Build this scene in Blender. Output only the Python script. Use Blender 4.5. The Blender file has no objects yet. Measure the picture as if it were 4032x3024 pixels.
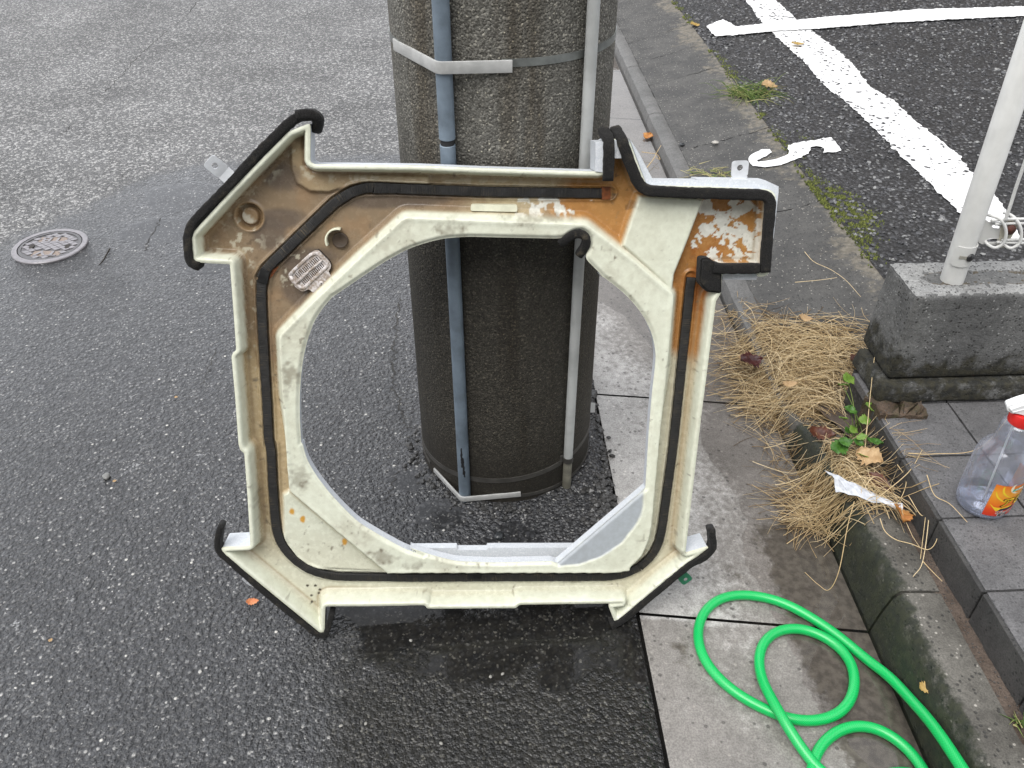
import bpy, bmesh, math, random
import numpy as np
from mathutils import Vector, Matrix, geometry, noise as mnoise

R = math.radians
scene = bpy.context.scene
C = scene.collection

# ------------------------------------------------------------------ camera
cam_data = bpy.data.cameras.new('camera')
cam = bpy.data.objects.new('camera', cam_data)
C.objects.link(cam)
cam.location = (0.0, 0.0, 1.18)
cam.rotation_euler = (R(52.0), 0.0, 0.0)
cam_data.sensor_width = 36.0
cam_data.lens = 29.13
cam_data.clip_start = 0.02
cam_data.clip_end = 1000.0
scene.camera = cam

# ------------------------------------------------------------------ sky: even overcast daylight
SUN_EL, SUN_AZ = 62.0, 215.0        # elevation, compass azimuth measured from +Y clockwise
world = bpy.data.worlds.new('World')
scene.world = world
world.use_nodes = True
wt = world.node_tree
wt.nodes.clear()
sky = wt.nodes.new('ShaderNodeTexSky')
sky.sky_type = 'NISHITA'
sky.sun_disc = False
sky.sun_elevation = R(SUN_EL)
sky.sun_rotation = R(SUN_AZ)
sky.dust_density = 4.0
sky.air_density = 1.0
hs = wt.nodes.new('ShaderNodeHueSaturation')
hs.inputs['Saturation'].default_value = 0.22
cloud = wt.nodes.new('ShaderNodeMix'); cloud.data_type = 'RGBA'
cloud.inputs[0].default_value = 0.72
cloud.inputs[7].default_value = (5.6, 5.75, 6.1, 1)
bg = wt.nodes.new('ShaderNodeBackground')
bg.inputs['Strength'].default_value = 0.15
scene.cycles.max_bounces = 6; scene.cycles.diffuse_bounces = 2; scene.cycles.glossy_bounces = 3; scene.cycles.transmission_bounces = 6; scene.cycles.transparent_max_bounces = 8
wo = wt.nodes.new('ShaderNodeOutputWorld')
wt.links.new(sky.outputs[0], hs.inputs['Color'])
wt.links.new(hs.outputs[0], cloud.inputs[6])
wt.links.new(cloud.outputs[2], bg.inputs['Color'])
wt.links.new(bg.outputs[0], wo.inputs['Surface'])

sun_data = bpy.data.lights.new('sun', 'SUN')
sun_data.energy = 1.2
sun_data.angle = R(45.0)
sun_data.color = (1.0, 0.975, 0.94)
sun = bpy.data.objects.new('sun', sun_data)
C.objects.link(sun)
sd = Vector((math.sin(R(SUN_AZ)) * math.cos(R(SUN_EL)), math.cos(R(SUN_AZ)) * math.cos(R(SUN_EL)), math.sin(R(SUN_EL))))
sun.rotation_euler = sd.to_track_quat('Z', 'Y').to_euler()
sun.location = sd * 20

vs = scene.view_settings
vs.view_transform = 'Standard'
vs.look = 'None'
vs.exposure = 0.95
vs.gamma = 1.0
vs.use_curve_mapping = False

# ------------------------------------------------------------------ helpers
rng = random.Random(7)
nrng = np.random.default_rng(11)


def sm(a, b, x):
    t = np.clip((x - a) / (b - a), 0, 1)
    return t * t * (3 - 2 * t)


def vnoise(x, y, seed=0):
    """smooth value noise of arrays, range 0..1"""
    xi = np.floor(x).astype(np.int64); yi = np.floor(y).astype(np.int64)
    fx = x - xi; fy = y - yi
    fx = fx * fx * (3 - 2 * fx); fy = fy * fy * (3 - 2 * fy)

    def h(i, j):
        n = (i * 374761393 + j * 668265263 + seed * 974711) & 0x7fffffff
        n = ((n ^ (n >> 13)) * 1274126177) & 0x7fffffff
        n = n ^ (n >> 16)
        return (n & 0xffff) / 65535.0
    return (h(xi, yi) * (1 - fx) * (1 - fy) + h(xi + 1, yi) * fx * (1 - fy) +
            h(xi, yi + 1) * (1 - fx) * fy + h(xi + 1, yi + 1) * fx * fy)


def fbm(x, y, s, seed=0, o=4):
    t = 0; a = 0.5; n = 0
    for k in range(o):
        t = t + a * vnoise(x * s + 13.1 * k, y * s + 7.7 * k, seed + k); n += a; s *= 2.03; a *= 0.5
    return t / n


def seg_dist(px, py, poly, closed=True):
    """distance from points to a polyline, nearest point too"""
    best = np.full(px.shape, 1e9); bx = np.zeros(px.shape); by = np.zeros(px.shape)
    n = len(poly)
    for i in range(n if closed else n - 1):
        ax, ay = poly[i]; cx, cy = poly[(i + 1) % n]
        dx, dy = cx - ax, cy - ay
        L = dx * dx + dy * dy + 1e-12
        t = np.clip(((px - ax) * dx + (py - ay) * dy) / L, 0, 1)
        qx = ax + t * dx; qy = ay + t * dy
        d = np.hypot(px - qx, py - qy)
        m = d < best
        best[m] = d[m]; bx[m] = qx[m]; by[m] = qy[m]
    return best, bx, by


def inside(px, py, poly):
    r = np.zeros(px.shape, bool)
    n = len(poly); j = n - 1
    for i in range(n):
        xi, yi = poly[i]; xj, yj = poly[j]
        c = ((yi > py) != (yj > py)) & (px < (xj - xi) * (py - yi) / (yj - yi + 1e-15) + xi)
        r ^= c; j = i
    return r


def sdf(px, py, poly):
    """signed distance, positive inside"""
    d = seg_dist(px, py, poly)[0]
    return np.where(inside(px, py, poly), d, -d)


def round_poly(poly, r, seg=4):
    out = []
    n = len(poly)
    for i in range(n):
        a = Vector(poly[i - 1]); b = Vector(poly[i]); c = Vector(poly[(i + 1) % n])
        u = a - b; w = c - b
        q = min(r, u.length * 0.45, w.length * 0.45)
        if q < 1e-5:
            out.append(tuple(b)); continue
        p0 = b + u.normalized() * q; p1 = b + w.normalized() * q
        for k in range(seg + 1):
            t = k / seg
            out.append(tuple(p0 * (1 - t) ** 2 + b * 2 * t * (1 - t) + p1 * t * t))
    return out


def spline(pts, n=8, closed=False):
    """Catmull-Rom through the points"""
    P = [Vector(p) for p in pts]
    out = []
    m = len(P)
    rngi = range(m) if closed else range(m - 1)
    for i in rngi:
        p0 = P[(i - 1) % m] if (closed or i > 0) else P[i] * 2 - P[i + 1]
        p1 = P[i]; p2 = P[(i + 1) % m]
        p3 = P[(i + 2) % m] if (closed or i + 2 < m) else p2 * 2 - p1
        for k in range(n):
            t = k / n
            out.append(0.5 * ((2 * p1) + (p2 - p0) * t + (2 * p0 - 5 * p1 + 4 * p2 - p3) * t * t + (3 * p1 - p0 - 3 * p2 + p3) * t ** 3))
    if not closed:
        out.append(P[-1])
    return out


def link(o, parent=None):
    C.objects.link(o)
    if parent is not None:
        o.parent = parent
    return o


def mesh_obj(name, verts, faces, mat, parent=None, smooth=False):
    me = bpy.data.meshes.new(name)
    me.from_pydata([tuple(v) for v in verts], [], [tuple(f) for f in faces])
    me.update()
    if smooth:
        me.polygons.foreach_set('use_smooth', [True] * len(me.polygons))
    o = bpy.data.objects.new(name, me)
    if mat is not None:
        me.materials.append(mat)
    return link(o, parent)


def bm_obj(name, bm, mat, parent=None, smooth=False, angle=None):
    me = bpy.data.meshes.new(name)
    bm.normal_update()
    bm.to_mesh(me); bm.free()
    if smooth or angle is not None:
        me.polygons.foreach_set('use_smooth', [True] * len(me.polygons))
    if angle is not None:
        me.set_sharp_from_angle(angle=R(angle))
    o = bpy.data.objects.new(name, me)
    if mat is not None:
        me.materials.append(mat)
    return link(o, parent)


def empty(name, loc=(0, 0, 0), rz=0.0):
    o = bpy.data.objects.new(name, None)
    o.empty_display_size = 0.05
    o.location = loc; o.rotation_euler = (0, 0, rz)
    return link(o)


def tag(o, label=None, cat=None, group=None, kind=None):
    if label: o['label'] = label
    if cat: o['category'] = cat
    if group: o['group'] = group
    if kind: o['kind'] = kind
    return o


def cap_faces(outer, holes=()):
    """triangles of a polygon with holes -> (2d verts, faces)"""
    vs2 = [Vector(p[:2]) for p in outer]; loops = [list(range(len(outer)))]
    for h in holes:
        s = len(vs2); vs2 += [Vector(p[:2]) for p in h]; loops.append(list(range(s, s + len(h))))
    edges = []
    for l in loops:
        edges += [(l[i], l[(i + 1) % len(l)]) for i in range(len(l))]
    v, e, f, ov, oe, of = geometry.delaunay_2d_cdt(vs2, edges, [], 0, 1e-7)
    px = np.array([sum((v[i].x for i in t)) / 3 for t in f]); py = np.array([sum((v[i].y for i in t)) / 3 for t in f])
    ok = inside(px, py, [tuple(p[:2]) for p in outer])
    for h in holes:
        ok &= ~inside(px, py, [tuple(p[:2]) for p in h])
    return v, [t for t, k in zip(f, ok) if k], ov


def solid(bm, outer, holes=(), z0=0.0, z1=0.01, M=None, z0f=None):
    """extruded polygon (with holes) added to bm; z = local third axis"""
    v, f, ov = cap_faces(outer, holes)
    T = M if M is not None else Matrix.Identity(4)
    top = [bm.verts.new(T @ Vector((p.x, p.y, z1))) for p in v]
    bot = [bm.verts.new(T @ Vector((p.x, p.y, z0))) for p in v]
    for t in f:
        a = (v[t[1]] - v[t[0]]).cross(v[t[2]] - v[t[0]])
        if a < 0: t = t[::-1]
        try:
            bm.faces.new([top[i] for i in t]); bm.faces.new([bot[i] for i in t[::-1]])
        except ValueError:
            pass
    cnt = {}
    for t in f:
        for i in range(3):
            k = tuple(sorted((t[i], t[(i + 1) % 3]))); cnt[k] = cnt.get(k, 0) + 1
    for (a, b), n in cnt.items():
        if n == 1:
            try: bm.faces.new((top[a], top[b], bot[b], bot[a]))
            except ValueError: pass
    bmesh.ops.recalc_face_normals(bm, faces=bm.faces[:])


def box(bm, x0, x1, y0, y1, z0, z1, bev=0.0, M=None, seg=2):
    T = M if M is not None else Matrix.Identity(4)
    vs_ = [bm.verts.new(T @ Vector(p)) for p in ((x0, y0, z0), (x1, y0, z0), (x1, y1, z0), (x0, y1, z0), (x0, y0, z1), (x1, y0, z1), (x1, y1, z1), (x0, y1, z1))]
    fs = [bm.faces.new([vs_[i] for i in q]) for q in ((3, 2, 1, 0), (4, 5, 6, 7), (0, 1, 5, 4), (1, 2, 6, 5), (2, 3, 7, 6), (3, 0, 4, 7))]
    if bev > 0:
        es = list({e for f in fs for e in f.edges})
        bmesh.ops.bevel(bm, geom=es, offset=bev, segments=seg, profile=0.5, affect='EDGES')


def frames(path, up=Vector((0, 0, 1))):
    out = []
    n = len(path)
    for i in range(n):
        t = (path[min(i + 1, n - 1)] - path[max(i - 1, 0)]).normalized()
        s = t.cross(up)
        if s.length < 1e-4: s = t.cross(Vector((1, 0, 0)))
        s.normalize(); w = s.cross(t).normalized()
        out.append((t, s, w))
    return out


def sweep(bm, path, profile, up=Vector((0, 0, 1)), cap=True, scale=None, jit=0.0, uvl=None):
    """profile is a list of (side, up) offsets"""
    path = [Vector(p) for p in path]
    fr = frames(path, up)
    rings = []
    for i, (p, (t, s, w)) in enumerate(zip(path, fr)):
        k = scale[i] if scale else 1.0
        rings.append([bm.verts.new(p + s * (a * k + rng.uniform(-jit, jit)) + w * (b * k + rng.uniform(-jit, jit))) for a, b in profile])
    m = len(profile)
    for i in range(len(rings) - 1):
        for j in range(m):
            f = bm.faces.new((rings[i][j], rings[i][(j + 1) % m], rings[i + 1][(j + 1) % m], rings[i + 1][j]))
            if uvl is not None:
                for lp, (ii, jj) in zip(f.loops, ((i, j), (i, j + 1), (i + 1, j + 1), (i + 1, j))):
                    lp[uvl].uv = (jj / m, ii)
    if cap:
        bm.faces.new(rings[0]); bm.faces.new(rings[-1][::-1])
    return rings


def circle(r, n=16, ph=0.0):
    return [(r * math.cos(2 * math.pi * k / n + ph), r * math.sin(2 * math.pi * k / n + ph)) for k in range(n)]


def rrect(w, h, r, seg=3):
    return round_poly([(-w / 2, -h / 2), (w / 2, -h / 2), (w / 2, h / 2), (-w / 2, h / 2)], r, seg)


def lathe(bm, prof, n=48, M=None, close_bottom=False, close_top=False):
    T = M if M is not None else Matrix.Identity(4)
    rings = []
    for r, z in prof:
        rings.append([bm.verts.new(T @ Vector((r * math.cos(2 * math.pi * k / n), r * math.sin(2 * math.pi * k / n), z))) for k in range(n)])
    for a, b in zip(rings[:-1], rings[1:]):
        for k in range(n):
            bm.faces.new((a[k], a[(k + 1) % n], b[(k + 1) % n], b[k]))
    if close_bottom: bm.faces.new(rings[0][::-1])
    if close_top: bm.faces.new(rings[-1])
    return rings


def grid_mesh(name, x0, x1, y0, y1, step, zf, mat, parent=None, poly=None, attrs=None, snap=True, smooth=True, ymap=None):
    nx = max(2, int(round((x1 - x0) / step)) + 1); ny = max(2, int(round((y1 - y0) / step)) + 1)
    X, Y = np.meshgrid(np.linspace(x0, x1, nx), np.linspace(y0, y1, ny))
    X = X.ravel(); Y = Y.ravel()
    keepq = None
    if poly is not None:
        ins = inside(X, Y, poly)
        I = np.arange(nx * ny).reshape(ny, nx)
        q = np.stack([I[:-1, :-1], I[:-1, 1:], I[1:, 1:], I[1:, :-1]], -1).reshape(-1, 4)
        keepq = q[ins[q].any(1)]
        used = np.zeros(nx * ny, bool); used[keepq.ravel()] = True
        mv = used & ~ins
        d, bx, by = seg_dist(X[mv], Y[mv], poly)
        X[mv] = bx; Y[mv] = by
    else:
        I = np.arange(nx * ny).reshape(ny, nx)
        keepq = np.stack([I[:-1, :-1], I[:-1, 1:], I[1:, 1:], I[1:, :-1]], -1).reshape(-1, 4)
        used = np.ones(nx * ny, bool)
    idx = -np.ones(nx * ny, int); idx[used] = np.arange(used.sum())
    X = X[used]; Y = Y[used]
    Z = zf(X, Y) if callable(zf) else np.full(X.shape, zf)
    F = idx[keepq]
    me = fast_mesh(name, np.stack([X, Y, Z], 1), F, smooth)
    if mat is not None: me.materials.append(mat)
    if attrs:
        for k, v in attrs(X, Y, Z).items():
            if v.ndim == 1:
                a = me.attributes.new(k, 'FLOAT', 'POINT'); a.data.foreach_set('value', v.astype(np.float32))
            else:
                a = me.attributes.new(k, 'FLOAT_COLOR', 'POINT')
                a.data.foreach_set('color', np.concatenate([v, np.ones((len(v), 1))], 1).astype(np.float32).ravel())
    return link(bpy.data.objects.new(name, me), parent)


def fast_mesh(name, V, F, smooth=True):
    V = np.asarray(V, np.float32); F = np.asarray(F, np.int32)
    me = bpy.data.meshes.new(name)
    k = F.shape[1]
    me.vertices.add(len(V)); me.vertices.foreach_set('co', V.ravel())
    me.loops.add(F.size); me.loops.foreach_set('vertex_index', F.ravel())
    me.polygons.add(len(F)); me.polygons.foreach_set('loop_start', np.arange(0, F.size, k, dtype=np.int32))
    me.polygons.foreach_set('loop_total', np.full(len(F), k, np.int32))
    me.polygons.foreach_set('use_smooth', np.full(len(F), smooth))
    me.update(calc_edges=True); me.validate()
    return me


# ------------------------------------------------------------------ material helpers
class NT:
    def __init__(self, name):
        self.m = bpy.data.materials.new(name)
        self.m.use_nodes = True
        self.t = self.m.node_tree
        self.t.nodes.clear()
        self.out = self.t.nodes.new('ShaderNodeOutputMaterial')
        self.tc = self.t.nodes.new('ShaderNodeTexCoord')
        self.P = self.tc.outputs['Object']

    def n(self, ty, _p=None, **kw):
        nd = self.t.nodes.new('ShaderNode' + ty)
        for k, v in (_p or {}).items():
            setattr(nd, k, v)
        for k, v in kw.items():
            k2 = int(k[1:]) if k[0] == 'i' and k[1:].isdigit() else k.replace('_', ' ')
            self.set(nd, k2, v)
        return nd

    def set(self, nd, k, v):
        s = nd.inputs[k]
        if isinstance(v, bpy.types.NodeSocket): self.t.links.new(v, s)
        elif isinstance(v, bpy.types.Node): self.t.links.new(v.outputs[0], s)
        elif isinstance(v, tuple) and len(v) == 3 and s.type == 'RGBA': s.default_value = (*v, 1)
        else: s.default_value = v

    def math(self, op, a, b=0.0, c=None, clamp=False):
        nd = self.t.nodes.new('ShaderNodeMath'); nd.operation = op; nd.use_clamp = clamp
        self.set(nd, 0, a); self.set(nd, 1, b)
        if c is not None: self.set(nd, 2, c)
        return nd.outputs[0]

    def mix(self, f, a, b, mode='MIX'):
        nd = self.t.nodes.new('ShaderNodeMix'); nd.data_type = 'RGBA'; nd.blend_type = mode
        self.set(nd, 0, f); self.set(nd, 6, a); self.set(nd, 7, b)
        return nd.outputs[2]

    def fmix(self, f, a, b):
        nd = self.t.nodes.new('ShaderNodeMix'); nd.data_type = 'FLOAT'
        self.set(nd, 0, f); self.set(nd, 2, a); self.set(nd, 3, b)
        return nd.outputs[0]

    def ss(self, x, a, b, lo=0.0, hi=1.0):
        nd = self.t.nodes.new('ShaderNodeMapRange'); nd.interpolation_type = 'SMOOTHSTEP'
        self.set(nd, 0, x); self.set(nd, 1, a); self.set(nd, 2, b); self.set(nd, 3, lo); self.set(nd, 4, hi)
        return nd.outputs[0]

    def noise(self, scale, detail=4.0, rough=0.55, vec=None, dist=0.0):
        return self.n('TexNoise', Vector=vec or self.P, Scale=scale, Detail=detail, Roughness=rough, Distortion=dist).outputs[0]

    def vor(self, scale, vec=None, feature='F1', rnd=1.0):
        return self.n('TexVoronoi', {'feature': feature}, Vector=vec or self.P, Scale=scale, Randomness=rnd)

    def ramp(self, fac, stops, interp='LINEAR'):
        nd = self.t.nodes.new('ShaderNodeValToRGB'); nd.color_ramp.interpolation = interp
        e = nd.color_ramp.elements
        while len(e) > 1: e.remove(e[-1])
        e[0].position = stops[0][0]; e[0].color = (*stops[0][1], 1)
        for p, c in stops[1:]:
            x = e.new(p); x.color = (*c, 1)
        self.set(nd, 0, fac)
        return nd.outputs[0]

    def attr(self, name, out='Fac'):
        nd = self.t.nodes.new('ShaderNodeAttribute'); nd.attribute_name = name
        return nd.outputs[out]

    def bump(self, h, strength=0.5, dist=0.002, normal=None):
        nd = self.n('Bump', Strength=strength, Distance=dist, Height=h)
        if normal is not None: self.set(nd, 'Normal', normal)
        return nd.outputs[0]

    def bsdf(self, **kw):
        b = self.n('BsdfPrincipled', None, **kw)
        self.t.links.new(b.outputs[0], self.out.inputs['Surface'])
        return self.m


def plain(name, col, rough=0.5, var=0.12, scale=40.0, bump=0.0, bscale=400.0, bdist=0.0005, **kw):
    """paint / plastic / metal with slight uneven tone"""
    t = NT(name)
    nz = t.noise(scale, 5, 0.6)
    col2 = tuple(max(0, c * (1 - var)) for c in col); col1 = tuple(min(1, c * (1 + var * 0.5)) for c in col)
    base = t.mix(t.ss(nz, 0.3, 0.7), col2, col1)
    rr = t.ss(nz, 0.25, 0.75, max(0.02, rough - 0.08), min(1, rough + 0.08))
    args = dict(Base_Color=base, Roughness=rr, **kw)
    if bump: args['Normal'] = t.bump(t.noise(bscale, 3), bump, bdist)
    return t.bsdf(**args)

# ================================================================== materials of the ground
def asphalt_mat(name, dry, s=110.0, lot=False):
    t = NT(name)
    v1 = t.vor(s); v2 = t.vor(s * 2.4)
    r1 = t.n('SeparateColor', i0=v1.outputs['Color']); r2 = t.n('SeparateColor', i0=v2.outputs['Color'])
    big = t.noise(2.2, 3, 0.6); mid = t.noise(16.0, 3, 0.65)
    if lot:
        stones = t.ramp(r1.outputs[0], [(0, (0.018, 0.018, 0.019)), (0.5, (0.032, 0.032, 0.034)), (0.78, (0.07, 0.071, 0.075)), (0.94, (0.16, 0.16, 0.16)), (1, (0.30, 0.30, 0.29))])
        fine = t.ramp(r2.outputs[1], [(0, (0.022, 0.022, 0.023)), (0.8, (0.05, 0.05, 0.052)), (1, (0.11, 0.11, 0.11))])
        col = t.mix(t.ss(v1.outputs['Distance'], 0.25, 0.5), stones, fine)
        wet = 0.22
    else:
        stones = t.ramp(r1.outputs[0], [(0, (0.012, 0.0125, 0.014)), (0.40, (0.026, 0.0265, 0.029)), (0.74, (0.053, 0.054, 0.059)), (0.90, (0.105, 0.105, 0.106)), (0.97, (0.18, 0.178, 0.172)), (0.992, (0.40, 0.39, 0.37)), (1, (0.58, 0.56, 0.51))])
        fine = t.ramp(r2.outputs[1], [(0, (0.018, 0.019, 0.020)), (0.6, (0.045, 0.046, 0.049)), (0.90, (0.085, 0.085, 0.086)), (0.975, (0.20, 0.197, 0.19)), (1, (0.42, 0.41, 0.39))])
        col = t.mix(t.ss(v1.outputs['Distance'], 0.22, 0.42), stones, fine)
        col = t.mix(t.ss(v1.outputs['Distance'], 0.42, 0.66, 0, 0.75), col, (0.010, 0.010, 0.011))
        # worn pale scuffs
        sc = t.ss(mid, 0.64, 0.76)
        col = t.mix(t.math('MULTIPLY', sc, t.ss(r2.outputs[0], 0.5, 0.9)), col, (0.40, 0.40, 0.40))
        wa = t.attr('wet')
        wet = t.ss(t.math('ADD', wa, t.math('MULTIPLY', t.math('MULTIPLY', t.math('SUBTRACT', t.noise(36.0, 3, 0.65), 0.5), 1.2), t.math('MULTIPLY', t.math('SUBTRACT', 1.15, wa), t.math('MULTIPLY', wa, 2.0)))), 0.22, 0.78)
        drycol = t.mix(0.45, t.mix(1.0, col, (dry,) * 3, 'MULTIPLY'), t.mix(t.ss(mid, 0.3, 0.7), (0.205, 0.204, 0.20), (0.235, 0.234, 0.23)))
        drycol = t.mix(t.ss(r1.outputs[1], 0.70, 0.86), drycol, t.mix(0.55, drycol, (0.50, 0.495, 0.48)))
        drycol = t.mix(t.ss(r2.outputs[2], 0.76, 0.88), drycol, t.mix(0.75, drycol, (0.03, 0.03, 0.03)))
        col = t.mix(wet, drycol, col)
        pa = t.ss(t.math('ADD', t.attr('patch'), t.math('MULTIPLY', t.math('SUBTRACT', mid, 0.5), 0.8)), 0.12, 0.88)
        col = t.mix(t.math('MULTIPLY', pa, 0.85), col, t.mix(t.ss(r2.outputs[0], 0.93, 0.995), t.mix(r1.outputs[1], (0.008, 0.0078, 0.007), (0.020, 0.0185, 0.015)), (0.10, 0.095, 0.08)))
    col = t.mix(t.ss(big, 0.25, 0.75), t.mix(1.0, col, (0.82,) * 3, 'MULTIPLY'), t.mix(1.0, col, (1.16,) * 3, 'MULTIPLY'))
    h = t.math('ADD', t.math('MULTIPLY', v1.outputs['Distance'], -0.9), t.math('MULTIPLY', r1.outputs[2], 0.7))
    h = t.math('ADD', h, t.math('MULTIPLY', v2.outputs['Distance'], -0.4))
    h = t.math('ADD', h, t.math('MULTIPLY', mid, 0.25))
    if lot:
        col = t.mix(t.ss(v1.outputs['Distance'], 0.40, 0.62, 0, 0.8), col, (0.008, 0.008, 0.008))
        nrm = t.bump(h, 1.0, 0.006)
        return t.bsdf(Base_Color=col, Roughness=0.62, Specular_IOR_Level=0.5, Normal=nrm, Coat_Weight=wet, Coat_Roughness=0.22, Coat_IOR=1.4)
    film = t.ss(t.math('ADD', t.attr('film'), t.math('MULTIPLY', t.math('SUBTRACT', mid, 0.5), 0.7)), 0.38, 0.62)
    nrm = t.bump(t.math('MULTIPLY', h, t.fmix(film, 1.0, 0.02)), t.fmix(wet, 0.8, t.fmix(pa, 1.0, 0.8)), 0.0042)
    col = t.mix(t.math('MULTIPLY', film, 0.5), col, t.mix(1.0, col, (0.5,) * 3, 'MULTIPLY'))
    b = t.bsdf(Base_Color=col, Roughness=t.fmix(wet, 0.85, 0.45), Specular_IOR_Level=t.fmix(pa, t.fmix(wet, 0.35, 0.25), 0.06), Normal=nrm,
               Coat_Weight=wet, Coat_Roughness=t.fmix(film, t.fmix(pa, 0.075, 0.04), 0.02), Coat_IOR=1.34)
    for nd in t.t.nodes:
        if nd.type == 'BSDF_PRINCIPLED': t.set(nd, 'Coat Normal', nrm)
    return b


def concrete_mat(name, a, b, spec=(0.09, 0.085, 0.08), spec_s=110.0, spec_amt=0.25, moss=None, moss_attr=None, wet=0.0, wet_attr=None,
                 bump=0.5, bdist=0.0015, rough=0.8, pale=None, mid_s=9.0, grain=380.0):
    t = NT(name)
    n1 = t.noise(mid_s, 4, 0.65); n2 = t.noise(mid_s * 9, 3, 0.6); n3 = t.noise(grain, 1, 0.5)
    col = t.mix(t.ss(n1, 0.3, 0.7), a, b)
    col = t.mix(t.ss(n2, 0.35, 0.75, 0, 0.5), col, t.mix(1.0, col, (0.62,) * 3, 'MULTIPLY'))
    v = t.vor(spec_s); rc = t.n('SeparateColor', i0=v.outputs['Color'])
    pits = t.math('MULTIPLY', t.ss(rc.outputs[0], 1 - spec_amt, 1 - spec_amt + 0.02), t.ss(v.outputs['Distance'], 0.42, 0.25))
    col = t.mix(t.math('MULTIPLY', pits, 0.75), col, spec)
    if pale:
        pp = t.math('MULTIPLY', t.ss(rc.outputs[1], 0.84, 0.86), t.ss(v.outputs['Distance'], 0.38, 0.2))
        col = t.mix(t.math('MULTIPLY', pp, 0.8), col, pale)
    col = t.mix(t.ss(n3, 0.3, 0.7), t.mix(1.0, col, (0.80,) * 3, 'MULTIPLY'), t.mix(1.0, col, (1.15,) * 3, 'MULTIPLY'))
    w = wet
    if wet_attr:
        w = t.ss(t.math('ADD', t.attr(wet_attr), t.math('MULTIPLY', t.math('SUBTRACT', n2, 0.5), 0.9)), 0.22, 0.80)
        col = t.mix(w, col, t.mix(1.0, col, (0.54, 0.52, 0.50), 'MULTIPLY'))
    if moss:
        ma = t.math('ADD', t.attr(moss_attr) if moss_attr else 0.5, t.math('MULTIPLY', t.math('SUBTRACT', t.noise(26.0, 6, 0.7), 0.5), 1.3))
        mk = t.ss(ma, 0.42, 0.72)
        mcol = t.mix(t.ss(t.noise(70.0, 4), 0.35, 0.65), moss[0], moss[1])
        col = t.mix(t.math('MULTIPLY', mk, 0.90), col, mcol)
    h = t.math('ADD', t.math('MULTIPLY', n2, 0.8), t.math('MULTIPLY', pits, -0.5))
    h = t.math('ADD', h, t.math('MULTIPLY', n3, 0.35))
    nrm = t.bump(h, bump, bdist)
    args = dict(Base_Color=col, Roughness=rough, Normal=nrm, Specular_IOR_Level=0.35)
    if wet_attr or wet:
        args.update(Coat_Weight=w, Coat_Roughness=0.18, Coat_IOR=1.33, Coat_Normal=nrm)
    return t.bsdf(**args)


M_ROAD = asphalt_mat('wet_asphalt', 2.15, 124.0)
M_LOT = asphalt_mat('coarse_lot_asphalt', 1.6, 80.0, lot=True)
M_GUT = concrete_mat('gutter_concrete', (0.36, 0.35, 0.332), (0.47, 0.457, 0.437), spec=(0.13, 0.125, 0.12), spec_s=105, spec_amt=0.13, wet_attr='wet', moss=((0.050, 0.042, 0.032), (0.105, 0.092, 0.072)), moss_attr='moss', bump=0.4, bdist=0.0014, pale=(0.55, 0.53, 0.5))  # moss colours here: brown algae and the painted dark reflection by the kerb
M_KERB = concrete_mat('mossy_kerb_concrete', (0.075, 0.070, 0.060), (0.145, 0.137, 0.12), spec=(0.03, 0.03, 0.028), spec_s=140, spec_amt=0.3, moss=((0.008, 0.012, 0.006), (0.02, 0.024, 0.010)), moss_attr='moss', wet=0.35, bump=0.75, bdist=0.003, pale=(0.36, 0.34, 0.3))
M_LOWKERB = concrete_mat('low_kerb_concrete', (0.105, 0.104, 0.10), (0.155, 0.152, 0.146), wet=0.25, bump=0.5, bdist=0.0015, spec_s=180)
M_APRON = concrete_mat('apron_concrete', (0.060, 0.059, 0.057), (0.098, 0.095, 0.089), spec=(0.03, 0.034, 0.032), spec_s=150, spec_amt=0.34, moss=((0.13, 0.115, 0.09), (0.20, 0.18, 0.145)), moss_attr='moss', wet=0.2, bump=0.8, bdist=0.0025, pale=(0.36, 0.34, 0.3))
M_TILE = concrete_mat('dark_stone_tile', (0.098, 0.096, 0.097), (0.142, 0.139, 0.14), spec=(0.06, 0.06, 0.06), spec_s=190, spec_amt=0.28, wet=0.35, bump=0.7, bdist=0.0028, mid_s=14.0)
M_TEDGE = concrete_mat('wet_edge_tile', (0.045, 0.044, 0.043), (0.07, 0.068, 0.065), spec=(0.02, 0.02, 0.02), spec_s=160, spec_amt=0.3, wet=0.35, bump=0.6, bdist=0.002)
M_SOIL = concrete_mat('brown_mortar_soil', (0.075, 0.055, 0.042), (0.13, 0.10, 0.08), spec_s=200, spec_amt=0.4, wet=0.15, bump=1.0, bdist=0.004)
M_BED = concrete_mat('dark_joint_bed', (0.03, 0.029, 0.027), (0.05, 0.048, 0.044), bump=0.6, bdist=0.002)
M_GROUND = concrete_mat('far_ground', (0.10, 0.10, 0.10), (0.14, 0.14, 0.135), bump=0.5)


def paint_mat():
    t = NT('worn_white_paint')
    n1 = t.noise(6, 5, 0.6); n2 = t.noise(120, 4, 0.6); n3 = t.noise(30, 5, 0.7)
    col = t.mix(t.ss(n1, 0.3, 0.7), (0.72, 0.72, 0.71), (0.80, 0.80, 0.795))
    col = t.mix(t.ss(n3, 0.70, 0.78), col, (0.50, 0.50, 0.49))
    v = t.vor(100)
    chips = t.math('MULTIPLY', t.ss(n3, 0.68, 0.72), t.ss(t.n('SeparateColor', i0=v.outputs['Color']).outputs[0], 0.75, 0.8))
    col = t.mix(chips, col, (0.05, 0.05, 0.052))
    return t.bsdf(Base_Color=col, Roughness=0.6, Normal=t.bump(t.math('ADD', n2, t.math('MULTIPLY', v.outputs['Distance'], -0.6)), 0.5, 0.002), Coat_Weight=0.2, Coat_Roughness=0.25)


M_PAINT = paint_mat()


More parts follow.
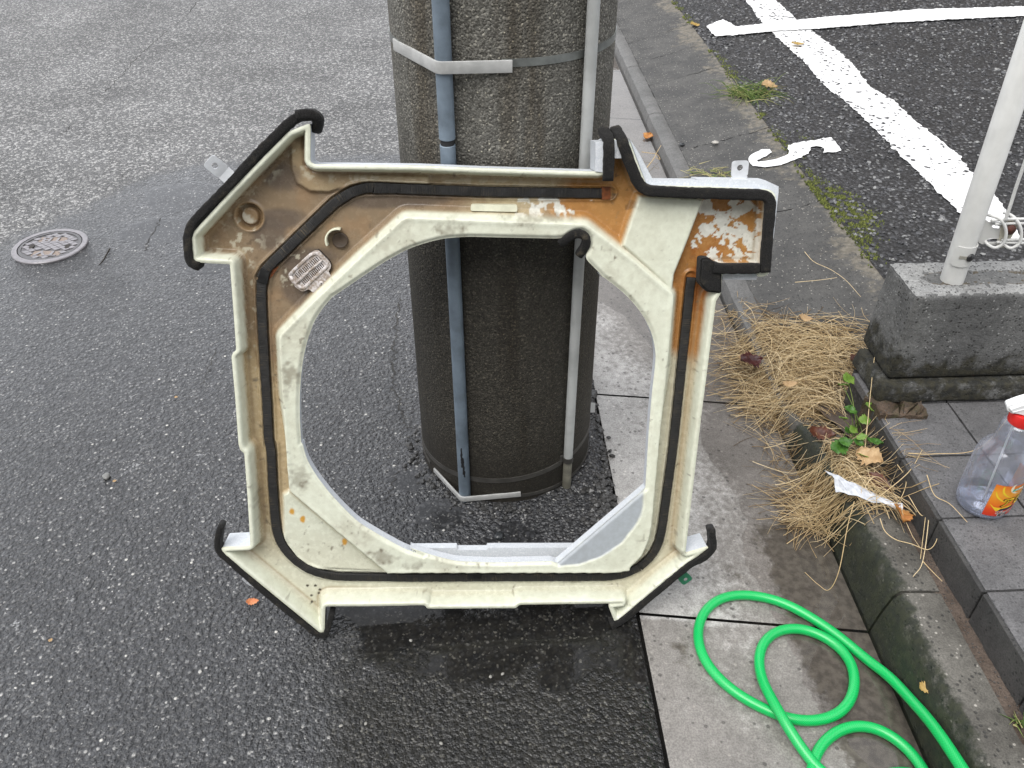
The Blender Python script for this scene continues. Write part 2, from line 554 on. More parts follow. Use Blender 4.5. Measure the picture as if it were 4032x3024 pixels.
def water_mat():
    t = NT('shallow_water')
    nrm = t.bump(t.noise(22, 2), 0.05, 0.002)
    fr = t.n('Fresnel', IOR=1.42, Normal=nrm)
    tr = t.n('BsdfTransparent', Color=(0.985, 0.98, 0.98))
    gl = t.n('BsdfGlossy', Color=(1, 1, 1), Roughness=0.015, Normal=nrm)
    mx = t.n('MixShader', i0=fr, i1=tr, i2=gl)
    t.t.links.new(mx.outputs[0], t.out.inputs['Surface'])
    return t.m


M_WATER = water_mat()

# ================================================================== the setting
def xg(y): return 0.189 - 0.0437 * (y - 1.475)          # road / gutter line
def xk(y): return 0.604 - 0.035 * (y - 0.863)           # gutter / kerb line
def xa(y): return 0.952 - 0.037 * (y - 2.1)             # apron / parking asphalt line
Z_KERB, Z_TILE, Z_LOT, Z_LOW = 0.09, 0.155, 0.08, 0.03
POLE = (-0.0135, 1.299); POLE_R0 = 0.173; POLE_K = -0.0067

gnd = mesh_obj('ground', [(-300, -300, -0.06), (300, -300, -0.06), (300, 300, -0.06), (-300, 300, -0.06)], [(0, 1, 2, 3)], M_GROUND)
tag(gnd, kind='structure')

DRY = [(-0.30, 2.86), (-0.41, 2.85), (-0.68, 2.83), (-0.95, 2.79), (-1.1, 2.75), (-1.24, 2.62), (-1.32, 2.42), (-1.42, 2.25), (-1.6, 2.08), (-1.9, 1.95), (-3.2, 1.75), (-5, 1.7), (-5, 12), (0.3, 12), (-0.1, 3.3)]
FILM = [(-1.07, 2.50, 0.17), (-0.93, 2.3, 0.16), (-1.08, 2.26, 0.14), (-0.85, 2.1, 0.15), (-0.55, 2.75, 0.14), (-0.33, 2.6, 0.14),
        (-0.30, 0.905, 0.05), (-0.25, 0.885, 0.055), (-0.18, 0.89, 0.05), (-0.11, 0.89, 0.035), (0.13, 0.905, 0.055), (0.20, 0.90, 0.05), (0.19, 0.83, 0.03),
        (0.075, 0.755, 0.045), (-0.05, 0.80, 0.10), (0.03, 0.83, 0.10), (0.10, 0.82, 0.06), (0.205, 0.755, 0.03), (0.0, 1.04, 0.06), (-0.14, 1.10, 0.06), (-0.2, 1.2, 0.06), (0.12, 1.0, 0.05)]


PATCH = [(-0.3109,0.9079),(0.2288,0.9079),(0.2372,0.8506),(0.2320,0.7301),(0.2276,0.5386),(-0.0039,0.5386),(-0.2225,0.5386),(-0.2527,0.6464),(-0.2528,0.7382),(-0.2745,0.8056)] 


def road_z(X, Y):
    z = 0.004 * (fbm(X, Y, 2.5, 3) - 0.5) + 0.0025 * (fbm(X, Y, 18, 5) - 0.5)
    dp = np.hypot(X - POLE[0], Y - POLE[1]) - POLE_R0
    z += 0.012 * np.exp(-(dp / 0.03) ** 2) * (0.6 + 0.8 * fbm(X, Y, 30, 8))
    # coarse lumpy tarmac filled in between pole and gutter
    f = sm(0.02, 0.08, X) * sm(0.99, 1.06, Y) * (1 - sm(1.9, 2.3, Y))
    z += f * (0.014 * (fbm(X, Y, 60, 9) - 0.45) + 0.003)
    e = xg(Y) - X
    z -= 0.006 * np.exp(-(e / 0.012) ** 2)
    return z


def road_attrs(X, Y, Z):
    d = sdf(X, Y, DRY)
    wet = sm(0.11, -0.10, d + 0.16 * (fbm(X, Y, 4, 21) - 0.5) + 0.06 * (fbm(X, Y, 22, 22) - 0.5))
    wet = np.where(Y > 5.2, 0, wet)
    film = np.zeros_like(X)
    for a, b, r in FILM:
        film = np.maximum(film, np.exp(-(((X - a) / r) ** 2 + ((Y - b) / (r * 0.8)) ** 2)))
    film *= sm(0.7, 1.0, wet)
    pt = sm(-0.14, 0.10, sdf(X, Y, PATCH) + 0.16 * (fbm(X, Y, 9, 23) - 0.5))
    film = np.maximum(film, 0.62 * sm(-0.05, 0.06, sdf(X, Y, PATCH) + 0.06 * (fbm(X, Y, 12, 25) - 0.5)) * sm(0.70, 0.79, Y + 0.05 * (fbm(X, Y, 14, 26) - 0.5)))
    film = np.maximum(film, 0.40 * sm(0.42, 0.66, fbm(X, Y, 3.2, 24)) * sm(0.8, 1.0, wet))
    return {'wet': wet, 'film': film, 'patch': pt}


rp = [(-5, 0.2), (xg(0.2) - 0.003, 0.2), (xg(11) - 0.003, 11), (-5, 11)]
near = [(-1.6, 0.3), (xg(0.3) - 0.003, 0.3), (xg(3.0) - 0.003, 3.0), (-1.6, 3.0)]
road = grid_mesh('road', -5, 0.45, 0.2, 11, 0.02, road_z, M_ROAD, poly=rp, attrs=road_attrs)
tag(road, kind='structure')


def crack(name, pts, w, seed):
    r2 = random.Random(seed); P = spline([(x, y, 0) for x, y in pts], 10); bm = bmesh.new(); L = []; Rr = []
    for i, p in enumerate(P):
        a = P[max(0, i - 1)]; b = P[min(len(P) - 1, i + 1)]; n = Vector((-(b - a).y, (b - a).x, 0)).normalized()
        q = p + n * r2.gauss(0, 0.004); ww = w * r2.uniform(0.15, 1.0)
        z = float(road_z(np.array([q.x]), np.array([q.y]))[0]) + 0.0006
        L.append(bm.verts.new((q.x + n.x * ww, q.y + n.y * ww, z))); Rr.append(bm.verts.new((q.x - n.x * ww, q.y - n.y * ww, z)))
    for i in range(len(P) - 1): bm.faces.new((L[i], L[i + 1], Rr[i + 1], Rr[i]))
    bmesh.ops.recalc_face_normals(bm, faces=bm.faces[:])
    return bm_obj(name, bm, M_BED, road)


crack('crack', [(-1.7786,5.0555),(-1.7542,4.7608),(-1.7505,4.4577),(-1.7550,4.1531),(-1.7441,3.9391),(-1.7255,3.7424),(-1.7142,3.5117)], 0.0030, 1)
crack('crack', [(-1.6967,3.1534),(-1.6928,3.0727),(-1.6982,3.0335)], 0.003, 2)
crack('crack', [(-0.3009,1.8792),(-0.2938,1.7852),(-0.2905,1.7023),(-0.2832,1.5871),(-0.2737,1.5028),(-0.2495,1.4240),(-0.2344,1.3768),(-0.2065,1.3464)], 0.0028, 3)
crack('crack', [(-0.7251,1.6482),(-0.7190,1.5689),(-0.7171,1.5071)], 0.0016, 4)
crack('crack', [(-1.0872,2.3449),(-1.0825,2.2424),(-1.0739,2.1345)], 0.0022, 5)
crack('crack', [(-0.2338,1.2328),(-0.2404,1.1671),(-0.2495,1.1296)], 0.0018, 6)
crack('crack', [(-0.2472,0.8117),(-0.2463,0.7841),(-0.2449,0.7541)], 0.0022, 7)

# ---- gutter: concrete slabs on a dark bed
def gut_T(Y):
    return np.interp(Y, [0.2, 0.6, 0.9, 1.1, 1.5, 1.8, 2.05, 6], [-0.0015, -0.003, -0.0045, -0.0047, -0.0055, -0.0085, -0.0135, -0.0145])


def gut_z(X, Y):
    t = (X - xg(Y)) / (xk(Y) - xg(Y))
    return -0.012 * t + gut_T(Y) + 0.0022 * (fbm(X, Y, 7, 31) - 0.5) + 0.0006 * (fbm(X, Y, 60, 32) - 0.5)


Z_WATER = -0.0118


def gut_attrs(X, Y, Z):
    w = sm(0.010, -0.005, Z - Z_WATER + 0.005 * (fbm(X, Y, 9, 41) - 0.5))
    w = np.maximum(w, 0.9 * np.exp(-((X - 0.30) / 0.035) ** 2 - ((Y - 0.80) / 0.06) ** 2))
    w = np.maximum(w, sm(0.875, 0.865, Y + 0.07 * (X - 0.2)) * (0.50 + 0.55 * fbm(X, Y, 11, 43)))
    t = (X - xg(Y)) / (xk(Y) - xg(Y))
    algae_refl = 0.95 * sm(0.50, 0.82, t + 0.12 * (fbm(X, Y, 8, 44) - 0.5)) * sm(1.22, 1.02, Y)  # brown algae, with the dark house reflection painted in along the kerb side
    algae_refl = np.maximum(algae_refl, 0.62 * np.exp(-((X - 0.275) / 0.03) ** 2 - ((Y - 0.80) / 0.05) ** 2))
    algae_refl = np.maximum(algae_refl, 0.55 * np.exp(-((X - 0.42) / 0.05) ** 2 - ((Y - 0.98) / 0.06) ** 2))
    return {'wet': w, 'moss': algae_refl - 0.35 * (algae_refl < 0.05)}


gut = mesh_obj('gutter', [(xg(0.2), 0.2, -0.045), (xk(0.2), 0.2, -0.045), (xk(11), 11, -0.045), (xg(11), 11, -0.045)], [(0, 1, 2, 3)], M_BED)
tag(gut, kind='structure')
for k in range(-1, 17):
    y0 = 0.876 + 0.603 * k; y1 = y0 + 0.603
    sk = -0.07
    g2 = 0.0028
    def yj(x, y): return y + sk * (x - 0.2)
    pl_ = [(xg(y0) + 0.003, y0 + g2), (xk(y0) - 0.001, yj(0.6, y0) + g2), (xk(y1) - 0.001, yj(0.6, y1) - g2), (xg(y1) + 0.003, y1 - g2)]
    xs = [p[0] for p in pl_]; ys = [p[1] for p in pl_]
    st = 0.012 if k < 4 else 0.03
    grid_mesh('gutter_slab', min(xs), max(xs), min(ys), max(ys), st, gut_z, M_GUT, gut, poly=pl_, attrs=gut_attrs)
wy = [0.2, 1.2, 2.4, 4, 7, 11]
wv = []
for y in wy: wv += [(xg(y) + 0.004, y, Z_WATER), (xk(y) + 0.006, y, Z_WATER)]
water = mesh_obj('gutter_water', wv, [(2 * i, 2 * i + 1, 2 * i + 3, 2 * i + 2) for i in range(len(wy) - 1)], M_WATER)
tag(water, kind='structure')


# ---- kerb: high stones near, one ramped stone, low stones along the driveway
def kerb_stone(parent, y0, y1, top, mat):
    ny = max(3, int((y1 - y0) / 0.02))
    V = []; F = []; moss = []
    for i in range(ny + 1):
        y = y0 + (y1 - y0) * i / ny
        zt = top(y)
        x0 = xk(y); hi = zt > 0.05
        wd = 0.088 if hi else 0.06
        prof = [(0.0, -0.045), (0.002, -0.005), (0.004 + 0.004 * (zt / 0.09), zt * 0.45), (0.012 * (zt / 0.09) + 0.003, zt - 0.014 * min(1, zt / 0.06)), (0.016 * (zt / 0.09) + 0.006, zt - 0.005), (0.028, zt), (0.045, zt + 0.0005), (0.066 if hi else 0.05, zt), (wd, zt - 0.001), (wd, -0.045)]
        for a, z in prof:
            nz = mnoise.noise(Vector((a * 40, y * 30, z * 40)))
            V.append((x0 + a + 0.0016 * nz, y, z + (0.0012 * nz if z > 0 else 0)))
            moss.append(float(np.clip(1.35 - z / 0.12, 0, 1) if a < 0.02 else max(0.0, 0.80 - (a - 0.02) * 20)) * (1.0 if hi else 0.35))
    m = 10
    for i in range(ny):
        for j in range(m - 1):
            F.append((i * m + j, i * m + j + 1, (i + 1) * m + j + 1, (i + 1) * m + j))
    F.append(tuple(range(m))); F.append(tuple(range(ny * m, (ny + 1) * m))[::-1])
    o = mesh_obj('kerb_stone', V, F, mat, parent, smooth=True)
    bm = bmesh.new(); bm.from_mesh(o.data); bmesh.ops.recalc_face_normals(bm, faces=bm.faces[:]); bm.to_mesh(o.data); bm.free()
    o.data.set_sharp_from_angle(angle=R(50))
    a = o.data.attributes.new('moss', 'FLOAT', 'POINT'); a.data.foreach_set('value', moss)
    return o


kerb = mesh_obj('kerb', [(xk(0.2), 0.2, -0.05), (xk(0.2) + 0.1, 0.2, -0.05), (xk(11) + 0.06, 11, -0.05), (xk(11), 11, -0.05)], [(0, 1, 2, 3)], M_BED)
tag(kerb, kind='structure')
kerb_stone(kerb, 0.20, 0.8465, lambda y: Z_KERB, M_KERB)
kerb_stone(kerb, 0.8515, 1.447, lambda y: Z_KERB - (Z_KERB - Z_LOW) * float(sm(1.12, 1.44, y)), M_KERB)
ky = [1.4515, 1.98, 2.58, 3.18, 3.76, 4.35, 4.95, 5.55, 6.15, 6.75]
for a, b in zip(ky[:-1], ky[1:]):
    kerb_stone(kerb, a, b - 0.005, lambda y: Z_LOW, M_LOWKERB)

# ---- sloping concrete apron between kerb and parking lot, broken by cracks
def apron_z(X, Y):
    xl = xk(Y) + 0.058; t = np.clip((X - xl) / (xa(Y) - xl), 0, 1)
    return Z_LOW - 0.001 + (Z_LOT - Z_LOW) * t ** 1.1 + 0.003 * (fbm(X, Y, 6, 51) - 0.5)


def apron_attrs(X, Y, Z):
    t = (X - xk(Y) - 0.06) / (xa(Y) - xk(Y) - 0.06)
    return {'moss': 0.05 + 0.62 * sm(0.35, 1.05, t + 0.5 * (fbm(X, Y, 5, 53) - 0.5))}


apron = mesh_obj('driveway_apron', [(xk(1.2) + 0.07, 1.2, -0.03), (1.6, 1.2, -0.03), (1.2, 9, -0.03), (xk(9) + 0.07, 9, -0.03)], [(0, 1, 2, 3)], M_BED)
tag(apron, kind='structure')
CR = [(1.26, 1.26), (2.235, 2.31), (2.81, 2.90), (3.50, 3.60), (3.80, 3.945), (4.10, 4.265), (5.1, 5.2), (6.6, 6.7)]


def crack_line(k):
    a, b = CR[k]
    r2 = random.Random(60 + k)
    x0, x1 = xk(a) + 0.061, xa(b) + (0.0 if k else 0.2)
    return [(x0 + (x1 - x0) * i / 24, a + (b - a) * i / 24 + r2.uniform(-0.008, 0.008) * (0 if i in (0, 24) else 1)) for i in range(25)]


for k in range(len(CR) - 1):
    lo = crack_line(k); hi = crack_line(k + 1)
    r2 = random.Random(90 + k)
    poly = [(p[0], p[1] + 0.001 + 0.0045 * r2.random()) for p in lo]
    ya, yb = poly[-1][1], hi[-1][1]
    poly += [(xa(ya + (yb - ya) * i / 30) + r2.uniform(-0.007, 0.007) + (0.2 if k == 0 and i < 9 else 0), ya + (yb - ya) * i / 30) for i in range(1, 30)]
    poly += [(p[0], p[1] - 0.001) for p in hi[::-1]]
    xs = [p[0] for p in poly]; ys = [p[1] for p in poly]
    grid_mesh('apron_slab', min(xs), max(xs), min(ys), max(ys), 0.015, apron_z, M_APRON, apron, poly=poly, attrs=apron_attrs)

# ---- parking lot and its paint
lp = [(xa(1.40) - 0.012, 1.40)]
lp = [(xa(y) - 0.004, y) for y in np.arange(1.42, 11, 0.2)] + [(7, 11), (7, 1.42)]


def lot_z(X, Y):
    return Z_LOT + 0.004 * (fbm(X, Y, 3, 61) - 0.5) + 0.0035 * (fbm(X, Y, 70, 62, 2) - 0.5)


lot = grid_mesh('parking_lot', 0.6, 7, 1.42, 11, 0.022, lot_z, M_LOT, poly=lp)
tag(lot, kind='structure')


def ragged(poly, amp, step=0.02, seed=1):
    r2 = random.Random(seed); out = []
    n = len(poly)
    for i in range(n):
        a = Vector(poly[i]); b = Vector(poly[(i + 1) % n]); L = (b - a).length
        if L < 1e-6: continue
        nn = Vector((-(b - a).y, (b - a).x)).normalized()
        m = max(1, int(L / step))
        for k in range(m):
            out.append(tuple(a + (b - a) * (k / m) + nn * r2.gauss(0, amp)))
    return out


def paint(name, poly, dz, amp, seed, parent, zf=lot_z, step=0.012):
    poly = ragged(poly, amp, step, seed)
    xs = [p[0] for p in poly]; ys = [p[1] for p in poly]
    return grid_mesh(name, min(xs), max(xs), min(ys), max(ys), 0.009, lambda X, Y: zf(X, Y) + dz + 0.0012 * (fbm(X, Y, 160, 77, 2) - 0.5), M_PAINT, parent, poly=poly)


LONG = [(1.2520,5.0066),(1.2353,4.7042),(1.2203,4.2641),(1.2318,3.9236),(1.2510,3.6411),(1.2481,3.3081),(1.2700,3.1783),(1.2831,3.0210),(1.2891,2.8121),(1.2941,2.6340),(1.3011,2.3888),(1.3078,2.2711),(1.3107,2.0530),(1.4109,2.0530),(1.4597,2.2863),(1.4636,2.4723),(1.4858,2.6340),(1.4782,2.7914),(1.4575,2.9638),(1.4611,3.1783),(1.4229,3.2948),(1.4497,3.6568),(1.4233,4.1070),(1.4023,4.3465),(1.3910,4.7042),(1.3782,5.0066)]
CROSS = [(0.9299,4.1843),(1.0355,4.3050),(1.0748,4.1765),(1.1997,4.2239),(1.4379,4.3132),(1.6820,4.3802),(2.0654,4.4972),(2.4252,4.5283),(2.6311,4.5463),(2.9035,4.5554),(2.8095,4.3802),(2.5440,4.3675),(2.2171,4.3132),(1.8594,4.2479),(1.6166,4.1765),(1.3858,4.1261),(1.2737,4.1070),(1.0455,4.0394),(0.9404,4.0136)]
paint('painted_line', LONG, 0.004, 0.0038, 3, lot)
paint('painted_line', CROSS, 0.0085, 0.0024, 5, lot)
FIVE = [(0.7897,2.6435),(0.8119,2.6915),(0.8495,2.7208),(0.8779,2.7110),(0.8778,2.6856),(0.8410,2.6530),(0.8063,2.6341),(0.8417,2.6247),(0.8891,2.6341),(0.9317,2.6530),(0.9343,2.6915),(0.9381,2.7208),(0.9705,2.7407),(1.0060,2.7567),(1.0490,2.7709),(1.1099,2.7913),(1.1100,2.7407),(1.1121,2.6856),(1.0859,2.6626),(1.0469,2.6587),(1.0518,2.7012),(1.0191,2.7208),(1.0014,2.6721),(0.9719,2.6341),(0.9332,2.6024),(0.8828,2.5804),(0.8319,2.5841),(0.7953,2.6024)]


def five_z(X, Y):
    return np.where(X < xa(Y), apron_z(X, Y), lot_z(X, Y))


paint('painted_number', FIVE, 0.005, 0.0025, 9, lot, zf=five_z, step=0.01)

# ---- tiled pavement: every tile its own piece
TO = Vector((0.7165, 0.950)); TA = R(2.6); TS = 0.1495
tv = Vector((-math.sin(TA), math.cos(TA))); tu = Vector((math.cos(TA), math.sin(TA)))
TM = Matrix(((tu.x, tv.x, 0, TO.x), (tu.y, tv.y, 0, TO.y), (0, 0, 1, 0), (0, 0, 0, 1)))


def bed_box(name, mat, parent, *a, kind=None):
    bm = bmesh.new(); box(bm, *a, M=TM); return bm_obj(name, bm, mat, parent)


pav = bed_box('tiled_pavement', M_BED, None, 0.010, 0.80, -0.95, 0.42, -0.03, Z_TILE - 0.008)
tag(pav, kind='structure')
tile_me = None
for i in range(5):
    for j in range(-5, 3):
        if j == 2 and i == 0:
            pass
        r2 = random.Random(i * 31 + j * 7)
        n = 18
        g = 0.0022
        x0, x1, y0, y1 = i * TS + g, (i + 1) * TS - g, j * TS + g, (j + 1) * TS - g
        if j == 1: y1 = min(y1, 0.30)
        if j == 2: y1 = 0.40
        if i == 0: x0 = 0.0
        ox, oy = r2.uniform(0, 50), r2.uniform(0, 50); dz = r2.uniform(-0.0006, 0.0006)
        X, Y = np.meshgrid(np.linspace(x0, x1, n), np.linspace(y0, y1, n))
        e = np.minimum(np.minimum(X - x0, x1 - X), np.minimum(Y - y0, y1 - Y))
        Z = Z_TILE + dz - 0.0018 * np.exp(-(e / 0.0018) ** 2) + 0.0011 * (fbm(X + ox, Y + oy, 55, 71, 3) - 0.5)
        V = np.stack([X, Y, Z], -1).reshape(-1, 3)
        I = np.arange(n * n).reshape(n, n)
        F = [tuple(q) for q in np.stack([I[:-1, :-1], I[:-1, 1:], I[1:, 1:], I[1:, :-1]], -1).reshape(-1, 4)]
        rim = list(I[0, :-1]) + list(I[:-1, -1]) + list(I[-1, :0:-1]) + list(I[:0:-1, 0])
        b0 = len(V); V = [tuple(v) for v in V] + [(V[k][0], V[k][1], Z_TILE - 0.02) for k in rim]
        m = len(rim)
        F += [(rim[k], b0 + k, b0 + (k + 1) % m, rim[(k + 1) % m]) for k in range(m)]
        V = [TM @ Vector(v) for v in V]
        o = mesh_obj('tile', V, F, M_TILE, pav, smooth=True)
        o.data.set_sharp_from_angle(angle=R(40))
for j in range(-5, 2):
    bm = bmesh.new()
    box(bm, -0.0055, 0.0095, j * TS + 0.002, (j + 1) * TS - 0.002, Z_KERB - 0.012, Z_TILE - 0.0045, 0.0012, TM, 1)
    bm_obj('edge_tile', bm, M_TEDGE, pav)
soil = grid_mesh('soil_strip', 0.62, 0.80, 0.2, 1.50, 0.006, lambda X, Y: Z_KERB - 0.007 - 0.05 * sm(1.2, 1.45, Y) + 0.008 * (fbm(X, Y, 45, 81) - 0.35), M_SOIL, poly=[(xk(0.2) + 0.082, 0.2), (0.75, 0.2), (0.725, 0.95), (0.72, 1.25), (0.79, 1.30), (0.79, 1.5), (xk(1.5) + 0.05, 1.5), (xk(1.2) + 0.082, 1.2)])
tag(soil, kind='structure')

# ================================================================== the drain pan leaning on the pole
LEAN, YAW = 18.5, 4.0
FOOT = Vector((-0.3053,0.8197,0.0160))
_u = Vector((math.cos(R(YAW)), math.sin(R(YAW)), 0)); _b = Vector((-math.sin(R(YAW)), math.cos(R(YAW)), 0))
_v = Vector((0, 0, 1)) * math.cos(R(LEAN)) + _b * math.sin(R(LEAN)); _n = _u.cross(_v)
PAN_M = Matrix(((_u.x, _v.x, _n.x, FOOT.x), (_u.y, _v.y, _n.y, FOOT.y), (_u.z, _v.z, _n.z, FOOT.z), (0, 0, 0, 1)))
pan = empty('drain_pan')
pan.matrix_world = PAN_M
tag(pan, 'stained cream drain pan with a big round opening, leaning on the concrete pole', 'drain pan')

FLOOR = -0.032
# outline of the rim, metres in the pan's own plane
OUT = [(0.0561,0.8026),(0.0505,0.7523),(0.0560,0.7489),(0.1942,0.7436),(0.2812,0.7377),(0.4254,0.7295),(0.4478,0.7285),(0.4472,0.7702),(0.4639,0.7716),(0.4832,0.7717),(0.4965,0.7397),(0.5100,0.7084),(0.5966,0.7040),(0.6873,0.6972),(0.6954,0.6895),(0.6965,0.6287),(0.6966,0.5794),(0.6893,0.5727),(0.6783,0.5728),(0.6777,0.5772),(0.6248,0.5795),(0.6257,0.5496),(0.6187,0.5403),(0.6063,0.3511),(0.5934,0.1184),(0.5962,0.1159),(0.6333,0.1259),(0.5534,0.0568),(0.4803,-0.0128),(0.4670,0.0255),(0.4929,0.0272),(0.3189,0.0360),(0.3139,0.0297),(0.1675,0.0385),(0.1640,0.0456),(0.0757,0.0496),(0.0032,0.0541),(-0.0023,0.0049),(-0.0099,0.0038),(-0.0790,0.0843),(-0.1458,0.1626),(-0.1481,0.1714),(-0.1018,0.1710),(-0.0955,0.2539),(-0.0908,0.3316),(-0.0960,0.3356),(-0.0974,0.3462),(-0.0974,0.3462),(-0.0925,0.4193),(-0.0895,0.4838),(-0.0865,0.4894),(-0.0815,0.4926),(-0.0769,0.5640),(-0.0738,0.6171),(-0.0738,0.6178),(-0.1242,0.6223),(-0.1207,0.6602),(-0.0540,0.7222),(0.0257,0.7921)]
OUT = round_poly(OUT, 0.005, 3)
CREST = [(0.1714,0.6736),(0.2995,0.6645),(0.4264,0.6559),(0.4938,0.6027),(0.5566,0.5485),(0.5562,0.5370),(0.5527,0.4645),(0.5447,0.3213),(0.5375,0.1699),(0.5346,0.1441),(0.5234,0.1119),(0.5036,0.0899),(0.5043,0.0846),(0.4795,0.0816),(0.3067,0.0927),(0.1372,0.1035),(0.1069,0.1043),(0.1053,0.1066),(0.0318,0.1879),(-0.0327,0.2611),(-0.0312,0.3011),(-0.0292,0.3392),(-0.0247,0.4240),(-0.0197,0.5084),(0.0263,0.5513),(0.1036,0.6182)]
CREST = round_poly(CREST, 0.006, 3)
HOLE = [(0.0619,0.5638),(0.1011,0.5884),(0.1378,0.6109),(0.1720,0.6283),(0.1976,0.6362),(0.2231,0.6418),(0.2561,0.6434),(0.3184,0.6399),(0.3841,0.6364),(0.3949,0.6370),(0.4068,0.6454),(0.4195,0.6479),(0.4308,0.6411),(0.4334,0.6253),(0.4248,0.6075),(0.4389,0.5932),(0.4552,0.5755),(0.4452,0.5841),(0.4656,0.5685),(0.4863,0.5508),(0.5031,0.5319),(0.5160,0.5135),(0.5255,0.4939),(0.5311,0.4766),(0.5346,0.4562),(0.5334,0.4271),(0.5310,0.4005),(0.5278,0.3276),(0.5256,0.2331),(0.5222,0.2301),(0.4534,0.1674),(0.3828,0.1036),(0.3755,0.1085),(0.2828,0.1116),(0.2176,0.1185),(0.1821,0.1312),(0.1402,0.1503),(0.1714,0.1303),(0.1374,0.1458),(0.1026,0.1709),(0.0686,0.1976),(0.0476,0.2236),(0.0288,0.2507),(0.0166,0.2712),(0.0064,0.2913),(-0.0018,0.3130),(-0.0052,0.3380),(-0.0069,0.3381),(-0.0052,0.3754),(-0.0024,0.4048),(0.0015,0.4319),(0.0067,0.4585),(0.0136,0.4847),(0.0217,0.5070),(0.0321,0.5290),(0.0454,0.5472),(0.0635,0.5659)]
HOLE = round_poly(HOLE, 0.012, 4)
# shelves, plateau
SHELF = [(0.0219,0.7777),(0.0396,0.7848),(0.0379,0.7462),(0.0480,0.7383),(0.2082,0.7276),(0.2075,0.7159),(0.1125,0.7210),(0.0687,0.7085),(0.0420,0.7103),(0.0244,0.7220),(0.0197,0.7406)]
PLAT = [(0.5025,0.6920),(0.5520,0.6890),(0.5960,0.6856),(0.5780,0.6320),(0.5585,0.5772),(0.5566,0.5516),(0.5156,0.5907),(0.4799,0.6224),(0.4903,0.6562)]
CUP = [(-0.0463,0.6783),(-0.0438,0.6978)]; CUP_R = (Vector(CUP[1]) - Vector(CUP[0])).length; CUP = CUP[0]
BLP = [(-0.0483,0.2459),(-0.0378,0.2523),(0.1031,0.0962),(-0.0148,0.1102),(-0.0376,0.1303),(-0.0554,0.1673)]
CRESC = [(0.5252,0.2331),(0.5250,0.2011),(0.5166,0.1732),(0.4907,0.1363),(0.4542,0.1115),(0.4198,0.0996),(0.3828,0.0980),(0.3804,0.1054),(0.4534,0.1688),(0.5221,0.2320)]
RC = (sum(p[0] for p in CREST) / len(CREST), sum(p[1] for p in CREST) / len(CREST))
GASK = [(0.4635,0.6957),(0.4230,0.6974),(0.3901,0.6988),(0.2810,0.7035),(0.1573,0.7115),(0.1222,0.7125),(0.1590,0.7120),(0.1240,0.7145),(0.1014,0.7100),(0.0745,0.6947),(0.0255,0.6530),(-0.0101,0.6223),(-0.0317,0.6040),(-0.0406,0.5910),(-0.0360,0.5956),(-0.0415,0.5773),(-0.0441,0.5502),(-0.0496,0.4717),(-0.0541,0.3989),(-0.0595,0.3312),(-0.0561,0.3310),(-0.0608,0.2725),(-0.0643,0.2122),(-0.0648,0.1792),(-0.0587,0.1536),(-0.0447,0.1305),(-0.0281,0.1133),(-0.0053,0.1000),(0.0238,0.0922),(0.1133,0.0852),(0.1347,0.0830),(0.2331,0.0772),(0.3577,0.0697),(0.4712,0.0630),(0.4991,0.0664),(0.5241,0.0785),(0.5438,0.0974),(0.5555,0.1237),(0.5598,0.1543),(0.5637,0.2009),(0.5686,0.2597),(0.5718,0.2989),(0.5803,0.4566),(0.5860,0.5606),(0.5872,0.5694)]


def pan_height(X, Y):
    d = sdf(X, Y, OUT)
    # rim, drafted wall, floor
    h = FLOOR * sm(0.0052, 0.0150, d)
    h -= 0.0012 * np.exp(-(np.maximum(d, 0) / 0.0012) ** 2)
    h = np.where(d > 0.015, FLOOR, h)
    # raised shelf beside the top notch and plateau at the pipe corner
    s = sdf(X, Y, SHELF); h = np.maximum(h, FLOOR + 0.007 * sm(-0.003, 0.003, s))
    s = sdf(X, Y, PLAT); h = np.maximum(h, FLOOR + 0.019 * sm(-0.006, 0.003, s))
    s = sdf(X, Y, BLP); h = np.maximum(h, FLOOR + 0.006 * sm(-0.003, 0.004, s))
    # drain cup
    r = np.hypot(X - CUP[0], Y - CUP[1])
    inflo = sm(-0.015, -0.03, h)
    h += inflo * (0.0025 * np.exp(-((r - CUP_R * 1.02) / 0.003) ** 2) - 0.010 * sm(CUP_R, CUP_R * 0.80, r) + 0.007 * sm(CUP_R * 0.66, CUP_R * 0.55, r))
    # collar round the fan opening
    s = sdf(X, Y, CREST)
    up = sm(-0.02, 0.10, (Y - RC[1]))
    wb = 0.004 + 0.011 * up
    hc = FLOOR + (-0.008 - FLOOR) * np.clip((s + wb) / wb, 0, 1)
    hc = hc + 0.0009 * np.exp(-((s - 0.002) / 0.004) ** 2)
    h = np.where(s > -wb, np.maximum(h, hc), h)
    hd = sdf(X, Y, HOLE)
    h -= 0.004 * sm(-0.006, 0.0, hd)
    s = sdf(X, Y, CRESC); h -= 0.0022 * sm(0, 0.002, s)
    # seal sits in a shallow raised lip
    g = seg_dist(X, Y, GASK, closed=False)[0]
    h += inflo * 0.0042 * np.exp(-((g - 0.0098) / 0.0016) ** 2)
    h += 0.0004 * (fbm(X, Y, 35, 101) - 0.5)
    return h


def lerp(a, b, t):
    return a * (1 - t[:, None]) + np.asarray(b)[None, :] * t[:, None]


